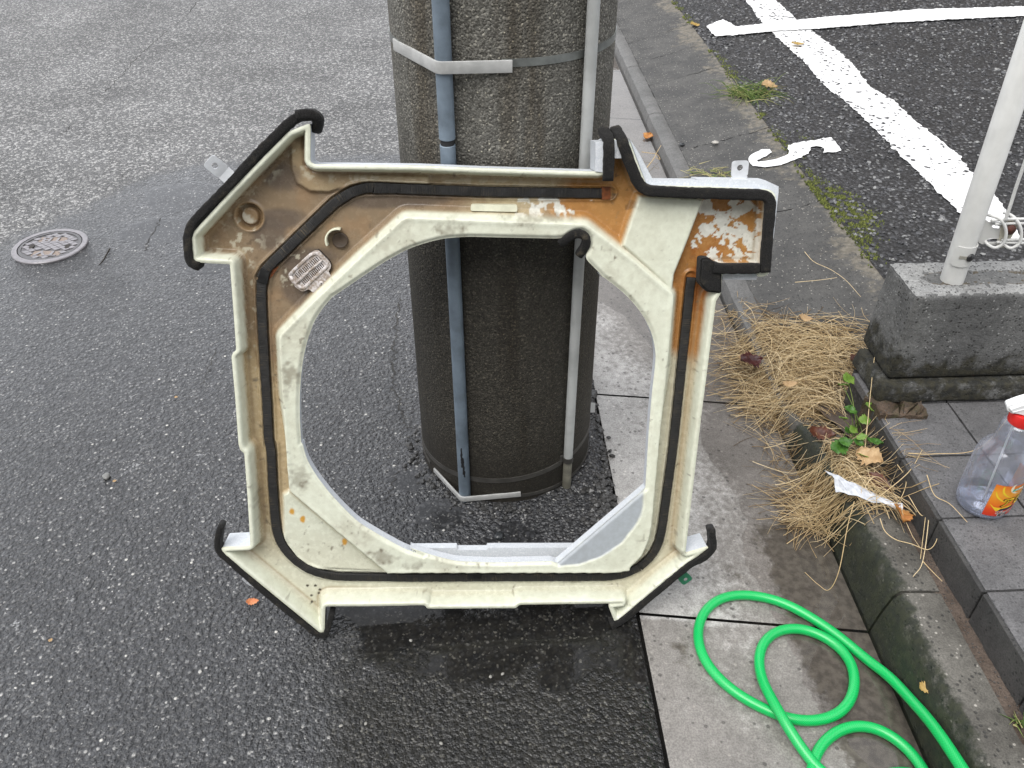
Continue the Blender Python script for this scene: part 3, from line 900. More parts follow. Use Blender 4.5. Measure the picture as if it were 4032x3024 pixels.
FL = [(0.4655,0.6983),(0.4842,0.6388),(0.6437,0.6419),(0.6053,0.5665),(0.6682,0.6578),(-0.0202,0.6767),(-0.0878,0.6467),(0.0019,0.7311),(0.1571,0.6872),(-0.0262,0.5746),(-0.0554,0.3982),(-0.0705,0.2721),(-0.0418,0.2098),(0.5351,0.0664),(0.3578,0.0589),(0.5553,0.2058),(0.5769,0.5390),(0.5823,0.4839),(-0.0045,0.6746),(-0.0231,0.6526),(0.0377,0.6178),(0.0098,0.5853),(-0.0441,0.6124),(0.1496,0.6938)]
(F_RUSTEND, F_TR, F_POCK, F_PIPE, F_POCK2, F_TLC, F_TLL, F_TLT, F_TOPC, F_LEFT, F_LEFT2, F_LEFT3, F_BL, F_BR, F_BOT, F_RIGHT, F_RT, F_RT2, F_DARK1, F_DARK2, F_DARK3, F_DARK4, F_SPOT, F_DARK5) = FL
FLAKE_TOP = [(0.3334,0.6761),(0.3483,0.6775),(0.3681,0.6789),(0.3799,0.6795),(0.3918,0.6752),(0.4057,0.6728)]
CREAM = (0.70, 0.72, 0.59); TANC = (0.48, 0.37, 0.215); BROWN = (0.24, 0.175, 0.112); GREYB = (0.135, 0.105, 0.08); ORANGE = (0.42, 0.195, 0.055); DORANGE = (0.30, 0.085, 0.015); WHITE = (0.76, 0.755, 0.68)


def gauss(X, Y, p, rx, ry=None):
    ry = ry or rx
    return np.exp(-((X - p[0]) / rx) ** 2 - ((Y - p[1]) / ry) ** 2)


def pan_color(X, Y, Z):
    n1 = fbm(X, Y, 14, 201); n2 = fbm(X, Y, 55, 211); n3 = fbm(X, Y, 160, 221); n4 = fbm(X, Y, 30, 231, 5)
    col = np.tile(np.array(CREAM), (len(X), 1))
    col = lerp(col, (0.64, 0.645, 0.52), 0.6 * sm(0.35, 0.7, n1))
    d = sdf(X, Y, OUT); dr = sdf(X, Y, CREST); dp = sdf(X, Y, PLAT)
    depth = sm(-0.016, -0.026, Z)              # lies in the wet bottom
    low = sm(-0.010, -0.030, Z)
    cx = X - RC[0]; cy = Y - RC[1]
    left = sm(-0.15, -0.30, cx); right = sm(0.22, 0.32, cx); top = sm(0.10, 0.24, cy); bot = sm(-0.12, -0.28, cy)
    # tannin film in the channels
    tan = depth * np.clip(0.95 * left * sm(-0.27, -0.10, cy) * sm(0.004, -0.003, sdf(X, Y, BLP)) + 0.85 * top + 0.62 * right, 0, 1) * sm(0.15, 0.5, n1 + 0.25)
    tan = np.maximum(tan, 0.45 * depth * gauss(X, Y, F_BR, 0.10, 0.05))
    tan = np.maximum(tan, 0.20 * depth * bot)
    col = lerp(col, TANC, np.clip(tan, 0, 1))
    # brown sludge in the drain corner
    tl = np.clip(gauss(X, Y, F_TLC, 0.17, 0.17) * 1.25 + gauss(X, Y, F_TOPC, 0.15, 0.035) * 0.7 + gauss(X, Y, F_LEFT, 0.045, 0.12) * 0.75, 0, 1)
    br = depth * sm(0.25, 0.75, tl + 0.55 * (n1 - 0.5))
    br *= 1 - 0.55 * sm(0.0, 0.004, sdf(X, Y, SHELF))
    col = lerp(col, BROWN, 0.92 * br)
    col = lerp(col, (0.30, 0.20, 0.115), br * 0.7 * sm(0.45, 0.7, n4))
    for p, rx, ry in ((F_DARK1, 0.045, 0.018), (F_DARK2, 0.03, 0.03), (F_DARK3, 0.05, 0.02), (F_DARK4, 0.03, 0.05), (F_DARK5, 0.10, 0.014), (F_TLT, 0.03, 0.03)):
        col = lerp(col, GREYB, 0.85 * depth * sm(0.35, 0.75, gauss(X, Y, p, rx, ry) + 0.5 * (n4 - 0.5)))
    tide = np.exp(-((tl + 0.55 * (n1 - 0.5) - 0.42) / 0.03) ** 2) * depth
    col = lerp(col, (0.20, 0.125, 0.065), 0.4 * tide)
    rr = np.hypot(X - CUP[0], Y - CUP[1])
    col = lerp(col, (0.30, 0.20, 0.105), 0.85 * sm(CUP_R * 1.15, CUP_R * 1.0, rr))
    cc = sm(CUP_R * 0.62, CUP_R * 0.5, rr)
    col = lerp(col, (0.60, 0.57, 0.47), 0.8 * cc * sm(0.50, 0.56, n4 - 0.25 * (X - CUP[0]) / CUP_R))
    # iron rust in the pipe corner
    po = sm(0.004, -0.003, dp)
    ru = np.clip(gauss(X, Y, F_TR, 0.12, 0.11) * 1.3 + gauss(X, Y, F_POCK, 0.13, 0.12) * 1.5 + gauss(X, Y, F_PIPE, 0.06, 0.11) * 1.5 + gauss(X, Y, F_RT, 0.05, 0.06) * 0.9, 0, 1.2)
    rm = low * po * sm(0.3, 0.75, ru + 0.35 * (n1 - 0.5)) * sm(0.006, 0.010, d)
    col = lerp(col, ORANGE, 0.95 * np.clip(rm, 0, 1))
    col = lerp(col, DORANGE, 0.7 * rm * sm(0.62, 0.42, n4) * sm(0.3, 0.9, gauss(X, Y, F_PIPE, 0.05, 0.08) + 0.4 * gauss(X, Y, F_RUSTEND, 0.03, 0.03)))
    col = lerp(col, (0.55, 0.30, 0.10), 0.6 * rm * sm(0.5, 0.75, n1))
    # paint flakes: cream showing where the rust skin has peeled
    pk = np.clip(gauss(X, Y, F_POCK, 0.07, 0.075) * 1.25, 0, 1)
    warpx = X + 0.020 * (n2 - 0.5) + 0.008 * (n3 - 0.5); warpy = Y + 0.020 * (n4 - 0.5) + 0.008 * (n3 - 0.5)
    cell = fbm(warpx * 1.15 + 0.35 * warpy, warpy, 84, 251, 4)
    fl = low * po * sm(0.485, 0.50, cell * (0.60 + 0.40 * pk)) * sm(0.15, 0.35, pk)
    col = lerp(col, WHITE, fl)
    col = lerp(col, (0.24, 0.075, 0.02), 0.65 * low * po * np.exp(-((cell * (0.60 + 0.40 * pk) - 0.472) / 0.012) ** 2) * sm(0.15, 0.35, pk))
    # peeled chips along the top channel and left notch
    ft = seg_dist(X, Y, FLAKE_TOP, closed=False)[0]
    col = lerp(col, WHITE, low * sm(0.53, 0.56, fbm(X, Y, 90, 261, 3) + 0.10 - 12 * ft))
    rimline = np.exp(-((d - 0.020) / 0.006) ** 2) * sm(0.0, 0.1, cy)
    col = lerp(col, (0.62, 0.58, 0.45), 0.6 * depth * rimline * sm(0.59, 0.64, fbm(X, Y, 110, 271, 3)) * sm(0.2, -0.1, cx))
    ch = gauss(X, Y, F_TLL, 0.06, 0.05) + gauss(X, Y, (F_TLL[0] + 0.10, F_TLL[1] - 0.05), 0.03, 0.05)
    col = lerp(col, (0.60, 0.56, 0.43), 0.7 * depth * sm(0.63, 0.67, fbm(X, Y, 95, 281, 4)) * sm(0.3, 0.7, ch))
    # mould smudges on the collar and wall
    ring = sm(-0.002, 0.004, dr)
    smu = ring * np.clip(0.9 * sm(-0.05, -0.28, cx) + 0.6 * top + 0.9 * bot * sm(0.25, -0.2, cx), 0, 1)
    mould = sm(0.50, 0.72, 0.6 * n1 + 0.4 * n3)
    col = lerp(col, (0.33, 0.29, 0.215), 0.34 * smu * mould)
    for p, rx, ry in (([(-0.0187,0.2878)][0], 0.02, 0.03), ([(0.0998,0.1347)][0], 0.03, 0.015), ([(0.1500,0.1145)][0], 0.022, 0.012), ([(-0.0115,0.4479)][0], 0.015, 0.03), ([(0.2335,0.6569)][0], 0.02, 0.012), ([(0.3628,0.6661)][0], 0.05, 0.008), ([(-0.0827,0.2308)][0], 0.008, 0.03), ([(0.4153,0.0558)][0], 0.012, 0.006), ([(0.5874,0.1110)][0], 0.012, 0.012)):
        col = lerp(col, (0.16, 0.13, 0.09), 0.50 * sm(0.35, 1.15, gauss(X, Y, p, rx * 1.2, ry * 1.2) + 1.3 * (n3 - 0.5) + 0.9 * (n2 - 0.5)))
    spk = sm(0.86, 0.90, vnoise((X + 0.003 * n3) * 190, (Y + 0.003 * n2) * 190, 291)) * sm(0.55, 0.75, n1) * po
    col = lerp(col, (0.10, 0.07, 0.045), 0.55 * spk)
    base_edge = np.exp(-((d - 0.0165) / 0.0025) ** 2) * sm(-0.02, -0.03, Z)
    col = lerp(col, (0.30, 0.21, 0.11), 0.55 * base_edge * np.clip(left + top + right, 0, 1))
    for p in [(-0.0372,0.2158),(-0.0216,0.2015),(0.0408,0.1571)]:
        col = lerp(col, (0.62, 0.33, 0.06), sm(0.5, 0.8, gauss(X, Y, p, 0.006, 0.009) + 0.4 * (n3 - 0.5)))
    for p in [(-0.0283,0.0753),(-0.0237,0.0562),(-0.0240,0.0440),(-0.0086,0.0663),(-0.0112,0.0598),(-0.0153,0.0744)]:
        col = lerp(col, (0.05, 0.04, 0.03), sm(0.4, 0.7, gauss(X, Y, p, 0.003)))
    # bare grey foam where the plastic skin stops
    col = lerp(col, (0.40, 0.43, 0.455), sm(-0.001, 0.004, sdf(X, Y, CRESC) + 0.006 * (n2 - 0.5)))
    return {'col': np.clip(col, 0, 1), 'wetness': depth}


def pan_mat():
    t = NT('stained_cream_plastic')
    c = t.attr('col', 'Color')
    n1 = t.noise(90, 5, 0.65); n2 = t.noise(500, 3, 0.6)
    c = t.mix(t.ss(n1, 0.3, 0.75), t.mix(1.0, c, (0.86, 0.85, 0.83), 'MULTIPLY'), c)
    rough = t.math('ADD', t.math('MULTIPLY', n1, 0.25), t.fmix(t.attr('wetness'), 0.20, 0.14))
    return t.bsdf(Base_Color=c, Roughness=rough, Specular_IOR_Level=0.45, Subsurface_Weight=0.0,
                  Normal=t.bump(t.math('ADD', n1, t.math('MULTIPLY', n2, 0.3)), 0.16, 0.001))


def eps_mat():
    t = NT('white_bead_foam')
    v = t.vor(260, feature='DISTANCE_TO_EDGE'); v2 = t.vor(260)
    col = t.mix(t.ss(v.outputs['Distance'], 0.0, 0.10), (0.50, 0.535, 0.57), t.mix(t.n('SeparateColor', i0=v2.outputs['Color']).outputs[0], (0.56, 0.585, 0.61), (0.64, 0.66, 0.68)))
    return t.bsdf(Base_Color=col, Roughness=0.55, Normal=t.bump(v.outputs['Distance'], 0.25, 0.0006))


def blackfoam_mat(name='black_foam', col=(0.012, 0.0115, 0.011), dust=(0.10, 0.085, 0.06), amt=0.12):
    t = NT(name)
    n1 = t.noise(700, 3, 0.7); n2 = t.noise(60, 5, 0.7)
    c = t.mix(t.ss(n1, 0.35, 0.75), tuple(0.6 * k for k in col), tuple(2.4 * k for k in col))
    c = t.mix(t.math('MULTIPLY', t.ss(n2, 0.52, 0.75), amt * 3), c, dust)
    return t.bsdf(Base_Color=c, Roughness=0.92, Specular_IOR_Level=0.2, Sheen_Weight=0.05, Normal=t.bump(n1, 0.9, 0.0012))


M_PAN = pan_mat(); M_EPS = eps_mat(); M_FOAM = blackfoam_mat(); M_FOAM2 = blackfoam_mat('dusty_black_foam', amt=0.3)


def gask_mat():
    t = NT('black_pile_seal')
    u = t.n('SeparateXYZ', i0=t.n('UVMap').outputs[0])
    rib = t.n('TexNoise', Vector=t.n('CombineXYZ', X=t.math('MULTIPLY', u.outputs[0], 4.0), Y=t.math('MULTIPLY', u.outputs[1], 4.5)).outputs[0], Scale=1.0, Detail=3.0).outputs[0]
    n2 = t.noise(45, 5, 0.7)
    c = t.mix(t.ss(rib, 0.35, 0.7), (0.004, 0.004, 0.004), (0.026, 0.024, 0.022))
    edge = t.math('MULTIPLY', t.ss(rib, 0.50, 0.68), t.ss(n2, 0.50, 0.66))
    c = t.mix(t.math('MULTIPLY', edge, 0.75), c, (0.17, 0.125, 0.065))
    return t.bsdf(Base_Color=c, Roughness=0.6, Normal=t.bump(rib, 0.7, 0.002))


M_GASK = gask_mat()
M_ZINC = plain('zinc_plated_steel', (0.66, 0.68, 0.70), 0.42, 0.12, 60, Metallic=0.15)
M_GREEN = plain('green_painted_steel', (0.03, 0.17, 0.095), 0.4, 0.2, 60)
M_RUBBER = plain('brown_rubber_plug', (0.055, 0.038, 0.024), 0.45, 0.35, 60)
M_CREAMP = plain('cream_plastic', (0.70, 0.69, 0.53), 0.35, 0.12, 60)

us = [p[0] for p in OUT]; vs2_ = [p[1] for p in OUT]
pu0, pu1, pv0, pv1 = min(us) - 0.004, max(us) + 0.004, min(vs2_) - 0.004, max(vs2_) + 0.004


def pan_tray():
    st = 0.0016
    nx = int((pu1 - pu0) / st) + 1; ny = int((pv1 - pv0) / st) + 1
    X, Y = np.meshgrid(pu0 + st * np.arange(nx), pv0 + st * np.arange(ny))
    X = X.ravel(); Y = Y.ravel()
    io = inside(X, Y, OUT); ih = inside(X, Y, HOLE); ins = io & ~ih
    I = np.arange(nx * ny).reshape(ny, nx)
    q = np.stack([I[:-1, :-1], I[:-1, 1:], I[1:, 1:], I[1:, :-1]], -1).reshape(-1, 4)
    q = q[ins[q].any(1)]
    used = np.zeros(nx * ny, bool); used[q.ravel()] = True
    for mask, poly in ((used & ~io, OUT), (used & ih, HOLE)):
        d, bx, by = seg_dist(X[mask], Y[mask], poly); X[mask] = bx; Y[mask] = by
    idx = -np.ones(nx * ny, int); idx[used] = np.arange(used.sum())
    X = X[used]; Y = Y[used]; F = idx[q]
    Z = pan_height(X, Y)
    me = fast_mesh('tray', np.stack([X, Y, Z], 1), F, True)
    me.materials.append(M_PAN)
    for k, v in pan_color(X, Y, Z).items():
        if v.ndim == 1:
            a = me.attributes.new(k, 'FLOAT', 'POINT'); a.data.foreach_set('value', v.astype(np.float32))
        else:
            a = me.attributes.new(k, 'FLOAT_COLOR', 'POINT')
            a.data.foreach_set('color', np.concatenate([v, np.ones((len(v), 1))], 1).astype(np.float32).ravel())
    return link(bpy.data.objects.new('tray', me), pan)


pan_tray()

# foam body behind the plastic skin
def offset_in(poly, d):
    out = []
    n = len(poly)
    A = sum(poly[i][0] * poly[(i + 1) % n][1] - poly[(i + 1) % n][0] * poly[i][1] for i in range(n))
    s = 1 if A > 0 else -1
    for i in range(n):
        a = Vector(poly[i - 1]); b = Vector(poly[i]); c = Vector(poly[(i + 1) % n])
        t = ((b - a).normalized() + (c - b).normalized())
        if t.length < 1e-6: t = (c - a)
        t.normalize()
        out.append((b.x - s * t.y * d, b.y + s * t.x * d))
    return out


BACK = -0.050
bm = bmesh.new()
solid(bm, offset_in(OUT, 0.0012), [[(RC[0] + (x - RC[0]) * 1.09, RC[1] + (y - RC[1]) * 1.09) for x, y in HOLE]], BACK, FLOOR - 0.014)
body = bm_obj('foam_body', bm, M_EPS, pan)
# side walls of the skin and foam, following the outline and the opening
def wall(name, poly, zt, zb, mat, parent, off=0.0):
    P = offset_in(poly, off)
    n = len(P)
    V = [(p[0], p[1], zt(p) if callable(zt) else zt) for p in P] + [(p[0], p[1], zb) for p in P]
    F = [(i, (i + 1) % n, n + (i + 1) % n, n + i) for i in range(n)]
    return mesh_obj(name, V, F, mat, parent)


wall('outer_foam_wall', OUT, -0.0035, BACK + 0.002, M_EPS, body, 0.0008)
wall('opening_foam_wall', HOLE, -0.0125, -0.030, M_EPS, body, -0.0006)
wall('rim_edge', OUT, -0.0010, -0.0050, M_CREAMP, body, 0.0001)

# white foam block seen between the two black strips at the pipe outlet
bm = bmesh.new(); solid(bm, [(0.4629,0.7702),(0.4746,0.7711),(0.4838,0.7691),(0.4776,0.7458),(0.4634,0.7461)], (), -0.02, 0.002); bm_obj('foam_block', bm, M_EPS, pan)
bm = bmesh.new(); solid(bm, [(0.4372,0.7684),(0.4476,0.7682),(0.4482,0.7277),(0.4373,0.7292)], (), -0.045, 0.0015); bm_obj('foam_block', bm, M_EPS, pan)
# ledges of foam outside the black strip, top right
bm = bmesh.new(); solid(bm, [(0.4882,0.7694),(0.5016,0.7506),(0.5244,0.7105),(0.5289,0.7129),(0.5850,0.7107),(0.5857,0.7130),(0.6446,0.7106),(0.6847,0.7084),(0.7047,0.6992),(0.7054,0.6912),(0.7024,0.5764),(0.6939,0.5749),(0.6961,0.6914),(0.5144,0.7056)], (), -0.049, -0.018); bm_obj('foam_ledge', bm, M_EPS, pan)
bm = bmesh.new(); solid(bm, [(0.6284,0.5769),(0.6807,0.5750),(0.6799,0.5665),(0.6297,0.5683)], (), -0.045, -0.010); bm_obj('foam_ledge', bm, M_EPS, pan)
# back edge of the foam seen through the bottom of the opening
BF = [(0.1462,0.1240),(0.2197,0.1203),(0.2205,0.1160),(0.2697,0.1130),(0.2709,0.1172),(0.4255,0.1082),(0.4154,0.0959),(0.3811,0.0822),(0.2164,0.0911),(0.1649,0.1058)]
bm = bmesh.new(); solid(bm, BF, (), -0.066, -0.050); bm_obj('back_flange', bm, M_EPS, pan)

# black pile seal in the channel
def strip_path(pts, z, n=6, tight=True):
    P = [Vector((p[0], p[1], z)) for p in pts]
    out = []
    for a, b in zip(P[:-1], P[1:]):
        m = max(1, int((b - a).length / 0.004))
        out += [a + (b - a) * (k / m) for k in range(m)]
    out.append(P[-1])
    # relax corners
    for it in range(10):
        out = [out[0]] + [out[i] * 0.5 + (out[i - 1] + out[i + 1]) * 0.25 for i in range(1, len(out) - 1)] + [out[-1]]
    return out


def seal_piece(pts, name='seal_strip', w=0.0138):
    bm = bmesh.new(); uv = bm.loops.layers.uv.new('UVMap')
    sweep(bm, strip_path(pts, -0.0275), rrect(w, 0.0065, 0.0018, 3), up=Vector((0, 0, 1)), jit=0.00035, uvl=uv)
    bmesh.ops.recalc_face_normals(bm, faces=bm.faces[:])
    return bm_obj(name, bm, M_GASK, pan, smooth=True)


iA = 14; iB = 36
seal_piece(GASK[:iA]); seal_piece(GASK[iA - 1:iB]); seal_piece(GASK[iB - 1:])


def foam_strip(pts, w, hgt, z, name='edge_foam', mat=None, jit=0.0006, r=0.004, taper=None):
    bm = bmesh.new()
    path = pts if len(pts[0]) == 3 else [(p[0], p[1], z) for p in pts]
    P = [Vector(p) for p in path]; out = []
    for a, b in zip(P[:-1], P[1:]):
        m = max(1, int((b - a).length / 0.005)); out += [a + (b - a) * (k / m) for k in range(m)]
    out.append(P[-1])
    for it in range(3):
        out = [out[0]] + [out[i] * 0.5 + (out[i - 1] + out[i + 1]) * 0.25 for i in range(1, len(out) - 1)] + [out[-1]]
    sweep(bm, out, rrect(w, hgt, r, 3), up=Vector((0, 0, 1)), jit=jit)
    bmesh.ops.recalc_face_normals(bm, faces=bm.faces[:])
    return bm_obj(name, bm, mat or M_FOAM, pan, smooth=True)


def with_z(pts, zs): return [(p[0], p[1], z) for p in pts for z in [zs]]


# top left: strip over the slanted edge, folded end at its tip
foam_strip([(-0.1150,0.6167),(-0.1283,0.6197),(-0.1252,0.6612),(-0.1154,0.6772),(-0.0597,0.7254),(-0.0182,0.7646),(0.0301,0.8051),(0.0443,0.8120),(0.0592,0.8109)], 0.0120, 0.030, -0.011, r=0.0032)
foam_strip([(*[(0.0399,0.8121)][0], -0.006), (*[(0.0567,0.8153)][0], -0.004), (*[(0.0665,0.8086)][0], -0.012), (*[(0.0614,0.7960)][0], -0.026)], 0.014, 0.024, 0, r=0.006, mat=M_FOAM)
# bottom left
foam_strip([(-0.1423,0.2099),(-0.1499,0.1891),(-0.1534,0.1678),(-0.0864,0.0826),(-0.0144,-0.0003),(-0.0017,-0.0035),(0.0126,0.0389)], 0.0088, 0.024, -0.009, r=0.0025)
# bottom right
foam_strip([(0.6341,0.1584),(0.6403,0.1249),(0.6259,0.1076),(0.6016,0.0964),(0.5536,0.0524),(0.4874,-0.0089),(0.4723,-0.0152)], 0.0110, 0.022, -0.006, r=0.003)
# top right, over the rim
foam_strip([(*[(0.4523,0.7820)][0], -0.030), (*[(0.4554,0.7716)][0], -0.004), (*[(0.4545,0.7682)][0], 0.005), (*[(0.4550,0.7443)][0], 0.004), (*[(0.4546,0.7166)][0], 0.003)], 0.0148, 0.012, 0, r=0.003)
foam_strip([(*[(0.4696,0.7819)][0], -0.030), (*[(0.4725,0.7727)][0], -0.004), (*[(0.4733,0.7677)][0], 0.005), (*[(0.4829,0.7420)][0], 0.004), (*[(0.4981,0.7091)][0], 0.004), (*[(0.5080,0.7014)][0], 0.004), (*[(0.5633,0.6971)][0], 0.004), (*[(0.6782,0.6906)][0], 0.004), (*[(0.6863,0.6847)][0], 0.004), (*[(0.6862,0.6379)][0], 0.004), (*[(0.6862,0.5806)][0], 0.004)], 0.0152, 0.012, 0, r=0.004)
foam_strip([(*[(0.6772,0.5863)][0], 0.003), (*[(0.6193,0.5877)][0], 0.003), (*[(0.6105,0.5895)][0], 0.002)], 0.0148, 0.011, 0, r=0.003)
bm = bmesh.new(); solid(bm, round_poly([(0.5912,0.6039),(0.6033,0.6038),(0.6152,0.5954),(0.6228,0.5938),(0.6251,0.5506),(0.6024,0.5537),(0.5912,0.5664)], 0.004, 3), (), -0.020, 0.004)
bmesh.ops.bevel(bm, geom=[e for e in bm.edges if e.calc_face_angle(0) > 0.9], offset=0.003, segments=2, affect='EDGES')
bm_obj('edge_foam', bm, M_FOAM, pan, angle=50)
# curled strip in the notch where the grey conduit shows
foam_strip([(*[(0.3915,0.6290)][0], -0.018), (*[(0.4041,0.6411)][0], -0.012), (*[(0.4176,0.6456)][0], -0.010), (*[(0.4289,0.6386)][0], -0.010), (*[(0.4283,0.6263)][0], -0.013), (*[(0.4189,0.6112)][0], -0.022)], 0.0125, 0.016, 0, r=0.005, mat=M_FOAM2)

# mounting tabs
def tab(corner, ux, uy, w, h, z, tilt, mat, hole=0.006, rest=0.016):
    root_m = Matrix.Translation(Vector((corner[0], corner[1], z))) @ Matrix(((ux[0], uy[0], 0, 0), (ux[1], uy[1], 0, 0), (0, 0, 1, 0), (0, 0, 0, 1))) @ Matrix.Rotation(R(tilt), 4, 'X')
    bm = bmesh.new()
    solid(bm, round_poly([(-w / 2, 0), (w / 2, 0), (w / 2, h), (-w / 2, h)], 0.005, 4), [[(x, y + h * 0.56) for x, y in circle(hole, 18)]], -0.0008, 0.0008, root_m)
    M2 = Matrix.Translation(Vector((corner[0], corner[1], z))) @ Matrix(((ux[0], uy[0], 0, 0), (ux[1], uy[1], 0, 0), (0, 0, 1, 0), (0, 0, 0, 1)))
    box(bm, -w / 2 * 0.96, w / 2 * 0.96, -rest, 0.0004, -0.0009, 0.0007, M=M2)
    return bm_obj('mounting_tab', bm, mat, pan)


def unit(a): v = Vector(a).normalized(); return (v.x, v.y)


p = [(-0.0728,0.7393),(-0.0643,0.7467),(-0.0804,0.7314),(-0.0879,0.7553)]; uy = unit(Vector(p[3]) - Vector(p[0])); tab(p[0], (uy[1], -uy[0]), uy, 0.0215, 0.026, -0.030, 18, M_ZINC, 0.0042)
p = [(0.6497,0.7134),(0.6495,0.7349)]; uy = unit(Vector(p[1]) - Vector(p[0])); tab(p[0], (uy[1], -uy[0]), uy, 0.0245, 0.0225, -0.028, 4, M_ZINC, 0.0043)
p = [(0.5984,0.0561),(0.6094,0.0422)]; uy = unit(Vector(p[1]) - Vector(p[0])); tab(p[0], (uy[1], -uy[0]), uy, 0.020, 0.018, -0.028, -6, M_GREEN, 0.0036)
p = [(-0.1213,0.0912),(-0.1286,0.0847)]; uy = unit(Vector(p[1]) - Vector(p[0])); tab(p[0], (uy[1], -uy[0]), uy, 0.020, 0.009, -0.030, -30, M_ZINC, 0.002)

# strainer over the drain pump well
def strainer_mat():
    t = NT('limescaled_strainer')
    n1 = t.noise(140, 6, 0.7); n2 = t.noise(40, 4)
    c = t.mix(t.ss(n1, 0.42, 0.62), (0.30, 0.245, 0.20), (0.60, 0.56, 0.54))
    c = t.mix(t.ss(n2, 0.5, 0.7), c, (0.70, 0.67, 0.66))
    return t.bsdf(Base_Color=c, Roughness=0.4, Normal=t.bump(n1, 0.35, 0.001))


M_STR = strainer_mat()
sp = [(0.0009,0.5982),(0.0072,0.6033),(0.0328,0.6254),(0.0423,0.6300),(0.0461,0.6296),(0.0600,0.6126),(0.0618,0.6080),(0.0607,0.6027),(0.0571,0.5988),(0.0608,0.5900),(0.0596,0.5874),(0.0381,0.5687),(0.0348,0.5678),(0.0317,0.5696),(0.0269,0.5745),(0.0207,0.5710),(0.0161,0.5712),(0.0095,0.5765),(0.0000,0.5909)]
st_o = [(0.0023,0.5935),(0.0526,0.6359)]; su = unit([(0.0519,0.6287)][0]) if False else unit(Vector([(0.0412,0.6192)][0]) - Vector([(0.0110,0.5965)][0])); sv = (-su[1], su[0])
slots = []
for a, b, cnt in (("A", "B", 15), ("C", "D", 15)):
    q0, q1, q2 = ([(0.0094,0.5966)] + [(0.0417,0.6205)] + [(0.0139,0.5904)]) if a == "A" else ([(0.0181,0.5862)] + [(0.0482,0.6108)] + [(0.0226,0.5800)])
    q0, q1, q2 = Vector(q0), Vector(q1), Vector(q2)
    w = (q2 - q0); e = (q1 - q0).normalized() * 0.0007
    for k in range(cnt):
        o = q0 + (q1 - q0) * (k / (cnt - 1))
        slots.append([tuple(o - e), tuple(o + e), tuple(o + w + e), tuple(o + w - e)])
bm = bmesh.new(); solid(bm, round_poly(sp, 0.003, 2), slots, -0.0245, -0.0215)
stn = bm_obj('drain_strainer', bm, M_STR, pan)
bm = bmesh.new()
box(bm, 0, 1, 0, 1, 0, 1)
bm.free()
bm = bmesh.new()
sweep(bm, [(*p, -0.0212) for p in [(0.0034,0.5948),(0.0091,0.6025),(0.0325,0.6218),(0.0413,0.6258),(0.0456,0.6243),(0.0561,0.6121),(0.0573,0.6081),(0.0540,0.6043),(0.0256,0.5806),(0.0199,0.5754),(0.0148,0.5770),(0.0055,0.5874),(0.0034,0.5948)]], rrect(0.0045, 0.003, 0.0012, 2)); bmesh.ops.recalc_face_normals(bm, faces=bm.faces[:])
bm_obj('strainer_rim', bm, M_STR, stn, smooth=True)
bm = bmesh.new(); sweep(bm, [(*p, -0.0208) for p in [(0.0108,0.5825),(0.0303,0.6005),(0.0513,0.6163)]], rrect(0.0028, 0.003, 0.001, 2)); bmesh.ops.recalc_face_normals(bm, faces=bm.faces[:]); bm_obj('strainer_rib', bm, M_STR, stn, smooth=True)
bm = bmesh.new(); solid(bm, round_poly(sp, 0.003, 2), (), -0.031, -0.029); bm_obj('strainer_well', bm, plain('dark_well', (0.008, 0.006, 0.005), 0.8), stn)
bm = bmesh.new(); sc = [(0.0458,0.5817)][0]; lathe(bm, [(0.0036, 0), (0.0035, 0.0012), (0.002, 0.0018), (0.0002, 0.0019)], 20, Matrix.Translation((sc[0], sc[1], -0.0215))); bm_obj('screw', bm, M_STR, stn, smooth=True)
bm = bmesh.new()
for rot in (20, 110): box(bm, -0.0015, 0.0015, -0.0003, 0.0003, 0, 0.0003, M=Matrix.Translation((sc[0], sc[1], -0.0197)) @ Matrix.Rotation(R(rot), 4, 'Z'))
bm_obj('screw_cross', bm, M_RUBBER, stn)
# rubber plug with a moulded crescent lip
pc = [(0.0771,0.6412)][0]; pr = 0.0112
bm = bmesh.new(); lathe(bm, [(pr, -0.033), (pr, -0.0275), (pr * 0.94, -0.0262), (pr * 0.82, -0.0268), (0.0003, -0.0272)], 36, Matrix.Translation((pc[0], pc[1], 0))); bm_obj('rubber_plug', bm, M_RUBBER, pan, smooth=True)
bm = bmesh.new(); ar = [(pc[0] - 0.0025 + 0.0165 * math.cos(R(a)), pc[1] + 0.001 + 0.0165 * math.sin(R(a)), -0.025) for a in range(72, 206, 6)]
sweep(bm, ar, rrect(0.0026, 0.015, 0.001, 2)); bmesh.ops.recalc_face_normals(bm, faces=bm.faces[:]); bm_obj('plug_lip', bm, M_CREAMP, pan, smooth=True)
# moulded boss on the top channel, short black splice tapes and rusted end clip on the seal
bm = bmesh.new(); solid(bm, round_poly([(0.2649,0.6869),(0.3301,0.6844),(0.3299,0.6743),(0.2636,0.6779)], 0.003, 3), (), -0.032, -0.0215); bm_obj('moulded_boss', bm, M_CREAMP, pan, angle=40)
M_TAPE = plain('black_tape', (0.012, 0.012, 0.012), 0.35, 0.3, 80)
M_RUST = plain('rusted_clip', (0.20, 0.055, 0.010), 0.7, 0.5, 150, bump=0.5)
bm = bmesh.new(); solid(bm, [(-0.0374,0.6064),(-0.0260,0.6002),(-0.0313,0.5829),(-0.0445,0.5876)], (), -0.026, -0.0222); bm_obj('splice_tape', bm, M_TAPE, pan)
bm = bmesh.new(); solid(bm, [(0.2364,0.0872),(0.2580,0.0858),(0.2576,0.0750),(0.2359,0.0764)], (), -0.026, -0.0226); bm_obj('splice_tape', bm, M_TAPE, pan)
